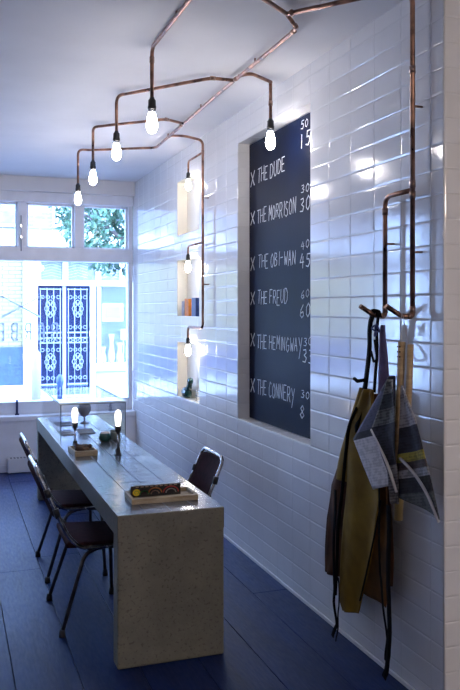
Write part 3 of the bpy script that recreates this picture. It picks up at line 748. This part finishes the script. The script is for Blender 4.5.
# near tray and black box
tray('serving_tray', (0.982,3.755,TZ), 0.163, 0.092, 0.026, 0.014, M['wood_tray'], 'long shallow pale wooden tray on the near end of the desk', 'tray', rz=-0.02)
bb = empty('black_box', (0.962,3.785,TZ+0.0075), 'flat black box with coloured print standing in the wooden tray', 'box')
MB().box(-0.125,0.125,-0.011,0.011,0.0,0.055,0.002).build('carton', M['blackcard'], bb)
def arc(cx, cz, r, a0, a1, w, mat, name):
    m = MB(); n = 14
    m.ribbon([(cx+r*math.cos(a0+(a1-a0)*k/n), -0.011, cz+r*0.75*math.sin(a0+(a1-a0)*k/n)) for k in range(n+1)], w, 0.0008, (0,-1,0)); return m.build(name, mat, bb)
m_ = MB(); n_ = 18
m_.face([(-0.098+0.019*math.cos(2*PI*k/n_), -0.0118, 0.024+0.0165*math.sin(2*PI*k/n_)) for k in range(n_)]); m_.build('printed_disc', M['yellow'], bb)
arc(-0.098,0.024,0.010,0,2*PI,0.003,M['green'],'printed_ring')
arc(-0.060,0.012,0.022,0.2,PI-.2,0.008,M['green'],'printed_arc')
arc(-0.005,0.016,0.033,0.1,PI-.1,0.006,M['orange2'],'printed_arc'); arc(-0.005,0.012,0.020,0.1,PI-.1,0.005,M['tan'],'printed_arc')
arc(0.075,0.014,0.038,0.1,PI-.1,0.006,M['red'],'printed_arc'); arc(0.075,0.012,0.025,0.1,PI-.1,0.005,M['pale'],'printed_arc')
pr = MB()
for k in range(9): pr.ribbon([(-0.10+k*0.024, -0.011, 0.049),(-0.088+k*0.024,-0.011,0.049)], 0.004, 0.0008, (0,-1,0))
pr.build('printed_dashes', M['tan'], bb)
# bowl and jars by glass case
t = empty('glass_bowl', (1.035,5.50,TZ), 'dark green glass bowl on the desk before the glass case', 'bowl')
MB().lathe([(0,0),(0.028,0),(0.040,0.012),(0.047,0.034),(0.042,0.056),(0.038,0.058),(0.041,0.034),(0.03,0.012),(0,0.008)], n=24).build('bowl_body', M['greenglass'], t)
MB().lathe([(0,0.052),(0.030,0.052),(0.036,0.058),(0.028,0.066),(0.010,0.070),(0,0.070)], n=20).build('lid', M['pale'], t)
t = empty('storage_jar', (1.118,5.56,TZ), 'squat grey green jar on the desk beside the green bowl', 'jar')
MB().lathe([(0,0),(0.036,0),(0.039,0.01),(0.039,0.05),(0.033,0.058),(0,0.058)], n=24).build('jar_body', pbr('grey_green_glaze',(0.09,0.12,0.11),0.3,var=0.3), t)
MB().lathe([(0,0.058),(0.034,0.058),(0.034,0.066),(0.01,0.07),(0,0.071)], n=24).build('lid', pbr('dull_lid',(0.14,0.17,0.17),0.4), t)
t = empty('glass_goblet', (1.04,6.42,TZ), 'grey footed glass goblet standing inside the glass case', 'goblet')
MB().lathe([(0,0),(0.04,0),(0.036,0.006),(0.008,0.014),(0.007,0.05),(0.03,0.066),(0.05,0.10),(0.052,0.13),(0.046,0.15),(0.043,0.149),(0.047,0.12),(0.03,0.075),(0,0.06)], n=24).build('goblet_body', pbr('smoked_glass',(0.16,0.18,0.24),0.12), t)
for i,(x0_,y0_,sx,sy,rz_) in enumerate([(0.83,5.95,0.055,0.10,0.1),(0.98,5.98,0.06,0.11,-0.05),(0.88,6.42,0.07,0.10,0.08)]):
    t = empty('comb_tray', (x0_,y0_,TZ), ['flat dark tray at the left front inside the glass case','flat dark tray at the right front inside the glass case','flat dark tray at the back inside the glass case'][i], 'tray', 'dark trays in the glass case', rz=rz_)
    MB().box(-sx,sx,-sy,sy,0,0.006,0.002).build('mat', M['greycloth'], t)
    MB().box(-sx*0.7,sx*0.5,-0.018,0.0,0.006,0.010,0.002).build('comb_spine', M['black'], t)

# books in the middle niche
zb_ = NI[1][2]
for i,(yc,w_,h_,m1,lb) in enumerate([(6.425,0.060,0.125,'greybook','thin grey book standing leftmost in the middle niche'),(6.315,0.115,0.145,'orange','bright orange book standing in the middle niche'),(6.115,0.115,0.150,'bluebook','dark blue book standing rightmost in the middle niche')]):
    t = empty('book', (WX+0.05, yc, zb_), lb, 'book', 'books in the middle niche')
    MB().box(-0.022,0.03,-w_/2+0.003,w_/2-0.003,0.003,h_-0.003).build('pages', M['paper_edge'], t)
    c = MB(); c.box(-0.026,-0.022,-w_/2,w_/2,0,h_,0.001,1); c.box(0.03,0.034,-w_/2,w_/2,0,h_,0.001,1); c.box(-0.024,0.032,-w_/2-0.003,-w_/2,0,h_,0.001,1); c.build('cover', M[m1], t)
# green ornament in lowest niche
zb_ = NI[2][2]
t = empty('green_ornament', (WX+0.035, 6.33, zb_), 'dark green figurine like a crouching animal in the lowest niche', 'ornament')
a = MB().lathe([(0,0),(0.030,0),(0.048,0.02),(0.052,0.05),(0.040,0.078),(0.02,0.088),(0,0.09)], n=16)
for v in a.bm.verts: v.co.y = v.co.y*1.75 + 0.02; v.co.x *= 0.75
a.build('body', M['greenglass'], t)
a = MB().tube([(0,-0.02,0.06),(0,-0.06,0.10),(0,-0.075,0.13)], lambda s: 0.028-0.008*s, 12); a.build('neck', M['greenglass'], t)
a = MB().lathe([(0,-0.03),(0.022,-0.022),(0.032,0),(0.026,0.022),(0,0.032)], c=(0,-0.085,0.145), n=14)
for v in a.bm.verts: v.co.y = -0.085 + (v.co.y+0.085)*1.3; v.co.x *= 0.8
a.build('head', M['greenglass'], t)
# wire stand at niche edge
t = empty('wire_rack', (WX+0.035, 6.02, zb_), 'thin dark wire rack beside the green figurine in the lowest niche', 'rack')
a = MB()
for zz in (0.004,0.045,0.085): a.tube([(0.0,-0.08,zz),(0.0,0.09,zz)], 0.0025, 6)
a.tube([(0,0.05,0.0),(0,0.05,0.10)], 0.0025, 6); a.tube([(0,-0.05,0.0),(0,-0.05,0.10)], 0.0025, 6)
a.build('wire', M['steel'], t)

# ------------------------------------------------------------------ apron on the far hook
AX = 1.775
ap = empty('leather_apron', (1.71, 3.035, 1.60), 'olive and brown leather barber apron hanging on the left copper hook', 'apron')
def abuild(mb, name, mat, par=None, thick=None):
    bmesh.ops.translate(mb.bm, vec=V((-1.71,-3.035,-1.60)), verts=mb.bm.verts); return mb.build(name, mat, par or ap, thick=thick)
def wav(a, amp, fr, ph=0): return lambda u, z, y: a + amp*math.sin(fr*u*2*PI + ph + z*3.0) + 0.35*amp*math.sin(fr*2.3*u*PI+z*11)
# hidden back layer, brown, flares to the left
m = MB().sheet([(1.24,3.20,3.02),(1.10,3.30,3.00),(0.89,3.43,2.98),(0.737,3.545,2.97),(0.563,3.59,2.97),(0.42,3.60,2.97),(0.285,3.605,3.33,0.045)], wav(AX+0.012, 0.016, 2.0), nx=22)
abuild(m, 'side_flap', M['leather_brown'], thick=0.004)
# upper left ochre facing
m = MB().sheet([(1.26,3.175,3.05),(1.17,3.225,3.05),(1.05,3.29,3.06),(0.93,3.36,3.10),(0.86,3.395,3.20),(0.80,3.41,3.28)], wav(AX-0.012, 0.008, 1.0, 1.0), nx=14)
abuild(m, 'bib', M['leather_olive'], thick=0.004)
# front panel
m = MB().sheet([(1.26,3.10,3.03),(1.10,3.205,2.99),(0.95,3.245,2.965),(0.80,3.27,2.95),(0.62,3.315,3.01,0),(0.45,3.335,3.075),(0.30,3.352,3.13,0.02),(0.225,3.350,3.150,0.04),(0.195,3.325,3.165,0.045)], wav(AX-0.035, 0.010, 1.2, 0.4), nx=22)
abuild(m, 'front_panel', M['leather_olive'], thick=0.005)
# rust coloured right strip
m = MB().sheet([(0.98,2.975,2.935),(0.80,2.985,2.925),(0.60,3.05,2.925),(0.45,3.12,2.930),(0.345,3.15,2.940)], wav(AX-0.020, 0.006, 1.0, 2.0), nx=10)
abuild(m, 'right_panel', M['leather_rust'], thick=0.004)
# dark edge binding of the front panel
abuild(MB().tube([(AX-0.045,3.15,1.17),(AX-0.048,3.225,1.08),(AX-0.048,3.262,0.90),(AX-0.05,3.285,0.75),(AX-0.05,3.325,0.60),(AX-0.045,3.345,0.40),(AX-0.045,3.36,0.26)], 0.008, 8, fillet=0.05), 'edge_binding', M['blackstrap'])
abuild(MB().tube([(AX-0.04,2.95,0.80),(AX-0.04,3.01,0.62),(AX-0.04,3.075,0.45),(AX-0.04,3.132,0.31)], 0.004, 8, fillet=0.05), 'edge_binding', M['blackstrap'])
def strap(pts, w, th=0.004, name='strap', mat='blackstrap', par=None):
    """flat webbing facing away from the wall, gently curved"""
    m = MB(); pts = [V(p) for p in pts]
    out = []
    for a, b in zip(pts[:-1], pts[1:]):
        for k in range(4): out.append(a.lerp(b, k/4))
    out.append(pts[-1])
    n = len(out); A = []
    for i, p in enumerate(out):
        t = (out[min(i+1,n-1)]-out[max(i-1,0)]).normalized(); s_ = t.cross(V((1,0,0))).normalized()*w/2
        if s_.y < 0: s_ = -s_
        x_ = 0.003*math.sin(i*0.9)
        A.append([m.bm.verts.new(p+V((x_,0,0))+s_), m.bm.verts.new(p+V((x_,0,0))-s_)])
    for a, b in zip(A[:-1], A[1:]):
        f_ = m.bm.faces.new((a[0],a[1],b[1],b[0])); f_.smooth = True
    return abuild(m, name, M[mat], par, thick=th)
strap([(1.745,3.040,1.606),(1.745,3.052,1.56),(1.746,3.069,1.457),(1.747,3.098,1.278),(1.735,3.14,1.14),(1.735,3.17,1.06)], 0.034)
strap([(1.752,3.012,1.606),(1.756,3.012,1.56),(1.760,3.028,1.45),(1.762,3.048,1.25)], 0.020)
abuild(MB().tube([(1.742,3.10,1.30),(1.735,3.155,1.290),(1.735,3.185,1.300)], 0.008, 8), 'strap_end', M['blackstrap'])
abuild(MB().tube([(1.752,3.060,1.585),(1.750,3.058,1.604),(1.748,3.03,1.608),(1.755,3.0,1.604),(1.757,2.998,1.58)], 0.009, 8, fillet=0.012), 'hanging_loop', M['blackstrap'])
abuild(MB().tube([(1.745,3.02,1.48),(1.725,2.965,1.40),(1.74,3.02,1.385),(1.745,3.05,1.43)], 0.005, 8, fillet=0.01), 'buckle', M['blackstrap'])
for k in range(3):
    c = V((1.735,2.995,1.520)); a0 = k*2.1
    abuild(MB().tube([c, c+V((-.005,.030*math.cos(a0),.030*math.sin(a0)+.01)), c+V((.004,.030*math.cos(a0+1.2),.030*math.sin(a0+1.2))), c], 0.004, 8, fillet=0.012), 'ribbon_bow', M['blueribbon'])
abuild(MB().sheet([(1.545,3.045,3.010),(1.52,3.055,3.010),(1.40,3.065,2.990),(1.24,3.075,2.975)], wav(AX+0.02,0.003,1), nx=8), 'lilac_lining', M['lilac'], thick=0.003)
# waist ties hanging below
strap([(AX-0.03,3.39,0.75),(AX-0.03,3.40,0.55),(AX-0.03,3.405,0.30),(AX-0.02,3.42,0.20),(AX-0.02,3.40,0.10),(AX-0.02,3.435,0.03)], 0.020, name='waist_tie')
strap([(AX-0.03,3.36,0.34),(AX-0.02,3.37,0.20),(AX-0.02,3.385,0.10),(AX-0.02,3.40,0.02)], 0.007, name='waist_tie')
strap([(AX-0.055,2.955,1.00),(AX-0.055,2.935,0.75),(AX-0.05,2.945,0.50),(AX-0.03,2.945,0.35),(AX-0.03,2.92,0.22),(AX-0.02,2.945,0.12)], 0.012, name='waist_tie')
strap([(AX-0.055,2.865,0.80),(AX-0.05,2.870,0.60),(AX-0.04,2.885,0.30),(AX-0.03,2.900,0.17),(AX-0.02,2.945,0.07),(AX-0.02,2.955,0.04)], 0.030, name='waist_tie')

# ------------------------------------------------------------------ newspaper on stick, near hook
nh = empty('newspaper_holder', (1.70, 2.79, 1.48), 'pale wooden newspaper stick hung by a cord on the right copper hook', 'newspaper holder')
def nbuild(mb, name, mat, par=None, thick=None):
    bmesh.ops.translate(mb.bm, vec=V((-1.70,-2.79,-1.48)), verts=mb.bm.verts); return mb.build(name, mat, par or nh, thick=thick)
nbuild(MB().tube([(1.70,2.730,1.485),(1.70,2.74,1.30),(1.70,2.765,1.0)], 0.017, 4), 'upper_bar', M['wood_light'])
nbuild(MB().tube([(1.715,2.690,1.475),(1.715,2.700,1.30),(1.715,2.73,1.0)], 0.015, 4), 'second_bar', M['wood_light'])
nbuild(MB().tube([(1.712,2.745,1.10),(1.712,2.775,0.765)], 0.0175, 12), 'lower_bar', M['ochre'])
nbuild(MB().tube([(1.70,2.735,1.475),(1.742,2.800,1.597),(1.745,2.818,1.600),(1.75,2.805,1.597),(1.712,2.695,1.465)], 0.0014, 6), 'cord', M['pale'])
rv = MB()
for k in range(3):
    for q in range(2): rv.tube([(1.6845,2.725+q*0.014,1.425+k*0.02),(1.69,2.725+q*0.014,1.425+k*0.02)], 0.003, 8)
nbuild(rv, 'rivets', M['darkinside'])
npp = empty('newspaper', (1.69, 2.79, 1.34), 'folded newspaper draped over the wooden stick beside the apron', 'newspaper')
def pbuild(mb, name, mat, par=None, thick=None):
    bmesh.ops.translate(mb.bm, vec=V((-1.69,-2.79,-1.34)), verts=mb.bm.verts); return mb.build(name, mat, par or npp, thick=thick)
pbuild(MB().sheet([(1.348,2.785,2.755,0),(1.212,2.922,2.755,0),(1.045,3.088,2.76,0.01),(0.95,3.008,2.77,0.03),(0.856,2.923,2.775,0.05)], wav(1.680,0.006,0.8), nx=14), 'left_page', M['news_a'], thick=0.0035)
pbuild(MB().sheet([(1.335,2.755,2.725,0),(1.22,2.812,2.70,0),(1.12,2.872,2.70,0),(1.06,2.815,2.70,0),(0.97,2.745,2.685,0),(0.90,2.735,2.69,0),(0.85,2.725,2.695,0)], wav(1.655,0.010,0.9,1), nx=14), 'middle_page', M['news_b'], thick=0.0035)
pbuild(MB().tube([(1.645,2.872,1.118),(1.643,2.80,1.055),(1.643,2.735,0.99),(1.648,2.685,0.90)], 0.006, 8, fillet=0.04), 'page_edge', M['paper_edge'])
pbuild(MB().sheet([(1.315,2.70,2.68,0),(1.197,2.70,2.586,0),(1.089,2.70,2.528,0),(1.0,2.71,2.482,0),(0.93,2.71,2.446,-0.02),(0.875,2.705,2.428,-0.02)], wav(1.676,0.008,0.9,2), nx=14), 'right_page', M['news_c'], thick=0.0035)
pbuild(MB().tube([(1.668,2.69,1.03),(1.665,2.59,0.995),(1.665,2.50,0.935),(1.668,2.432,0.845)], 0.006, 8, fillet=0.05), 'page_edge', M['paper_edge'])

# ------------------------------------------------------------------ the street outside
SY = 16.0; SG = -0.20
o = MB().box(-8, 12, 8.46, SY+0.05, SG-0.2, SG).build('ground', M['pavement']); tag(o, kind='structure')
bd = empty('opposite_building', (2.2, SY, SG), 'building across the street with yellow brick, white trim and blue doors', 'building')
def sbuild(mb, name, mat, par=None):
    bmesh.ops.translate(mb.bm, vec=V((-2.2,-SY,-SG)), verts=mb.bm.verts); return mb.build(name, mat, par or bd)
sbuild(MB().box(-6, 1.39, SY, SY+0.4, 0.87, 2.83), 'yellow_brick_wall', M['yellow_brick'])
sbuild(MB().box(-6, 1.39, SY-0.03, SY+0.4, 0.12, 0.87), 'blue_plinth', M['street_plinth'])
sbuild(MB().box(-6, 1.39, SY-0.06, SY+0.4, SG, 0.12), 'stone_base', M['street_white'])
sbuild(MB().box(1.39, 1.665, SY-0.10, SY+0.4, SG, 2.83, 0.01), 'white_pilaster', M['street_white'])
sbuild(MB().box(1.665, 5.5, SY-0.06, SY+0.4, 2.08, 2.19, 0.01), 'door_lintel', M['street_white'])
tr = sbuild(MB().box(1.665, 5.5, SY+0.02, SY+0.4, 2.19, 2.56), 'transom_panel', M['transom_glass'])
for xx in (1.63, 2.16, 2.82, 3.30, 3.9): sbuild(MB().box(xx, xx+0.10, SY-0.04, SY+0.03, 2.19, 2.57), 'transom_post', M['street_white'], tr)
dg = MB()
for b0 in (1.73, 2.26, 2.92):
    for k in range(6):
        dg.ribbon([(b0+0.02, SY+0.02, 2.24+k*0.055),(b0+0.21, SY+0.02, 2.29+k*0.055),(b0+0.40, SY+0.02, 2.24+k*0.055)], 0.012, 0.006, (0,-1,0))
sbuild(dg, 'herringbone_leading', M['iron'], tr)
sbuild(MB().box(1.39, 5.5, SY-0.08, SY+0.4, 2.56, 2.83), 'white_fascia', M['street_white'])
sbuild(MB().box(-6, 6.5, SY-0.16, SY+0.4, 2.83, 3.16, 0.01), 'white_cornice', M['street_white'])
sbuild(MB().box(-6, 6.5, SY+0.0, SY+0.4, 3.16, 7.0), 'upper_brick_wall', M['blue_brick'])
for (a,b,c,d) in [(0.45,1.36,3.22,4.2),(1.95,2.15,3.24,4.4),(3.1,3.7,3.25,4.5),(-1.6,-0.7,3.22,4.4)]:
    wo = sbuild(MB().box(a,b,SY-0.05,SY+0.02,c,d,0.01), 'window', M['street_white'])
    p = MB(); mid = (a+b)/2; 
    for (x0_,x1_) in ((a+0.05,mid-0.02),(mid+0.02,b-0.05)):
        for q in range(3):
            hh = (d-c-0.1)/3; p.box(x0_,x1_,SY-0.056,SY-0.05,c+0.05+q*hh,c+0.05+(q+1)*hh-0.03)
    sbuild(p, 'pane', M['transom_glass'], wo)
# doors with ironwork
dr = sbuild(MB().box(1.665, 2.70, SY+0.02, SY+0.4, SG, 2.08), 'door_frame', M['street_blue'])
sbuild(MB().box(2.15, 2.225, SY-0.03, SY+0.02, SG+0.22, 2.08, 0.01), 'pale_door_post', M['lilacpost'], dr)
sbuild(MB().box(1.60, 2.75, SY-0.35, SY+0.02, SG, SG+0.12), 'door_step', M['street_white'], dr)
sbuild(MB().box(1.66, 2.70, SY-0.2, SY+0.02, SG+0.12, SG+0.24), 'threshold', M['street_grey'], dr)
for (xa, xb) in ((1.70,2.13),(2.25,2.66)):
    gr = MB(); gy = SY-0.02
    gr.box(xa, xb, gy-0.01, gy+0.01, 1.13, 1.16); gr.box(xa, xb, gy-0.01, gy+0.01, 1.03, 1.05); gr.box(xa, xb, gy-0.01, gy+0.01, 0.93, 0.95); gr.box(xa, xb, gy-0.01, gy+0.01, 0.10, 0.13); gr.box(xa, xb, gy-0.01, gy+0.01, 2.0, 2.02)
    nb = 4
    for k in range(nb):
        xx = xa+0.02+(xb-xa-0.04)*k/(nb-1); gr.tube([(xx,gy,0.08),(xx,gy,2.03)], 0.009, 6)
    cxm = (xa+xb)/2
    for (cz_, rr) in [(1.62,0.13),(0.56,0.13)]:
        for k in range(8):
            an = k*PI/4; c = V((cxm+rr*0.55*math.cos(an), gy-0.01, cz_+rr*0.95*math.sin(an)))
            gr.tube([c+V((rr*0.30*math.cos(q*PI/5),0,rr*0.38*math.sin(q*PI/5))) for q in range(10)], 0.008, 5, closed=True)
    for cz_ in (0.99,0.80,0.24,1.85,1.25):
        for k in range(4):
            c = V((xa+0.06+(xb-xa-0.12)*k/3, gy-0.01, cz_)); gr.tube([c+V((0.034*math.cos(q*PI/4),0,0.034*math.sin(q*PI/4))) for q in range(8)], 0.007, 5, closed=True)
    sbuild(gr, 'door_grille', M['iron'], dr)
    lp = MB().box(xa, xb, gy+0.008, gy+0.02, 0.06, 0.10); sbuild(lp, 'kick_strip', M['iron_dark'], dr)
# shop window on the right
sbuild(MB().box(2.70, 2.80, SY-0.12, SY+0.4, SG, 2.08, 0.01), 'white_pilaster', M['street_white'])
sbuild(MB().box(2.80, 5.5, SY-0.05, SY+0.4, SG, 0.36), 'window_base', M['street_grey'])
sbuild(MB().box(2.80, 5.5, SY-0.12, SY+0.02, 0.36, 0.50, 0.01), 'window_sill', M['street_white'])
sbuild(MB().box(2.80, 5.5, SY+0.30, SY+0.4, 0.50, 2.08), 'display_back', M['shop_inside'])
sbuild(MB().box(2.84, 2.93, SY-0.02, SY+0.3, 0.5, 2.08), 'curtain', M['street_grey'])
sbuild(MB().box(2.93, 5.5, SY-0.01, SY+0.0, 0.50, 2.08), 'display_pane', M['glass'])
sbuild(MB().box(3.56, 3.66, SY-0.08, SY+0.05, 0.5, 2.08, 0.01), 'white_pilaster', M['street_white'])
# things in the shop display
t = empty('framed_picture', (3.19, SY+0.12, 1.36), 'white framed picture hanging in the shop window across the street', 'picture')
fr = MB(); fr.box(-0.22,0.22,-0.02,0.02,0.0,0.06); fr.box(-0.22,0.22,-0.02,0.02,0.31,0.37); fr.box(-0.22,-0.16,-0.02,0.02,0.06,0.31); fr.box(0.16,0.22,-0.02,0.02,0.06,0.31); fr.build('frame', M['street_white'], t)
MB().box(-0.16,0.16,-0.008,0.01,0.06,0.31).build('print', M['photo'], t)
for i,(xx,zz,s_) in enumerate([(2.99,0.50,0.34),(3.165,0.50,0.60),(3.335,0.50,0.42)]):
    t = empty('vase', (xx, SY+0.12, zz), ['short white vase at the left of the shop window opposite','tall white vase in the middle of the shop window opposite','medium white vase at the right of the shop window opposite'][i], 'vase', 'white vases in the shop window opposite')
    MB().lathe([(0,0),(0.055,0),(0.078,s_*0.25),(0.05,s_*0.55),(0.035,s_*0.7),(0.07,s_),(0.05,s_),(0,s_*0.7)], n=16).build('vase_body', M['figure'], t)
t = empty('display_sign', (3.42, SY+0.14, 0.98), 'small pale card in the shop window right of the vases', 'card')
MB().box(-0.06,0.06,-0.006,0.006,0,0.22).build('card_face', M['street_white'], t)
MB().box(-0.008,0.008,0.0,0.02,-0.48,0.0).build('card_stand', M['street_white'], t)
# bollards
t = empty('bollard', (1.232, 12.0, SG), 'pale lilac bollard on the street before the white pilaster', 'bollard')
MB().lathe([(0,0),(0.07,0),(0.07,1.12),(0.06,1.16),(0.03,1.20),(0,1.21)], n=16).build('shaft', M['lilacpost'], t)
t = empty('bollard', (1.395, 10.6, SG), 'squat dark blue post with rounded cap before the double doors', 'bollard')
MB().lathe([(0,0),(0.035,0),(0.035,0.80),(0.05,0.84),(0.052,0.88),(0.035,0.93),(0.015,0.95),(0,0.95)], n=16).build('shaft', pbr('blue_cap_paint',(0.01,0.03,0.10),0.4), t)
# tree
tr = empty('street_tree', (2.58, 12.2, SG), 'leafy green tree at the right of the street', 'tree')
tk_ = MB().tube([(0.55,0,0),(0.5,0,1.5),(0.35,0,2.8),(0.0,0.1,4.2)], lambda s: 0.11-0.06*s, 12); tk_.tube([(0.37,0,2.6),(-0.3,-0.1,3.1),(-0.75,-0.2,3.3)], lambda s: 0.04-0.028*s, 8); tk_.build('trunk', M['bark'], tr)
def leaves(n, mat, name, zlo):
    lf = MB(); c = 0
    while c < n:
        px, py, pz = random.uniform(-1.15,1.4), random.uniform(-0.7,0.7), random.uniform(zlo, 5.6)
        cz_ = 3.75; e_ = ((px-0.15)/1.28)**2 + (py/0.7)**2 + ((pz-cz_)/1.5)**2
        droop = (pz > 2.55) or (px > -0.75)
        if e_ > 1: continue
        if math.sin(px*7+pz*5)*math.sin(pz*6-px*3+py*4) < -0.25: continue
        c += 1
        a = V((random.uniform(-1,1),random.uniform(-.6,.6),random.uniform(-1.2,.3))).normalized()*random.uniform(.07,.13)
        b = a.cross(V((random.uniform(-1,1),random.uniform(-1,1),random.uniform(-1,1)))).normalized()*random.uniform(.02,.038)
        p = V((px,py,pz)); lf.face([p, p+a*.5+b, p+a, p+a*.5-b])
    return lf.build(name, mat, tr)
leaves(6500, M['leaf'], 'foliage', 2.3); leaves(2600, M['leaf2'], 'pale_foliage', 2.3)

# ------------------------------------------------------------------ light
w = bpy.data.worlds.new('sky'); scene.world = w; w.use_nodes = True
bg = w.node_tree.nodes['Background']; bg.inputs[0].default_value = (0.36,0.56,1.0,1); bg.inputs[1].default_value = 13.0
def light(kind, name, loc, rot, energy, col, **k):
    l = bpy.data.lights.new(name, kind); l.energy = energy; l.color = col
    for a, b in k.items(): setattr(l, a, b)
    o = bpy.data.objects.new(name, l); link(o); o.location = loc; o.rotation_euler = rot; return o
light('SUN', 'facade_fill_sun', (0,0,10), (math.radians(62), 0, math.radians(12)), 4.0, (0.72,0.84,1.0), angle=math.radians(25))  # added soft sun: brightens the opposite facade so it bounces light indoors
# portal tells the renderer where daylight enters
pl = light('AREA', 'window_portal', (0.0, 8.44, 1.66), (-PI/2,0,0), 1.0, (1,1,1), shape='RECTANGLE', size=3.7, size_y=2.3)
pl.data.cycles.is_portal = True
# shop lamps behind the viewer
light('POINT', 'rear_lamp', (1.9,-0.9,2.5), (0,0,0), 36.0, (1.0,0.84,0.74), shadow_soft_size=0.06)

# ------------------------------------------------------------------ camera
cam = bpy.data.cameras.new('camera'); co = bpy.data.objects.new('camera', cam); link(co)
co.location = (0,0,1.615); co.rotation_euler = (PI/2, 0, -math.atan(282/790))
cam.sensor_fit = 'VERTICAL'; cam.sensor_height = 36.0; cam.sensor_width = 24.0; cam.lens = 790*36/690
cam.shift_y = -36/690; cam.clip_start = 0.02; cam.clip_end = 200
scene.camera = co
vs = scene.view_settings
vs.view_transform = 'Standard'; vs.look = 'None'; vs.gamma = 1.0; vs.use_curve_mapping = False; vs.exposure = 1.15
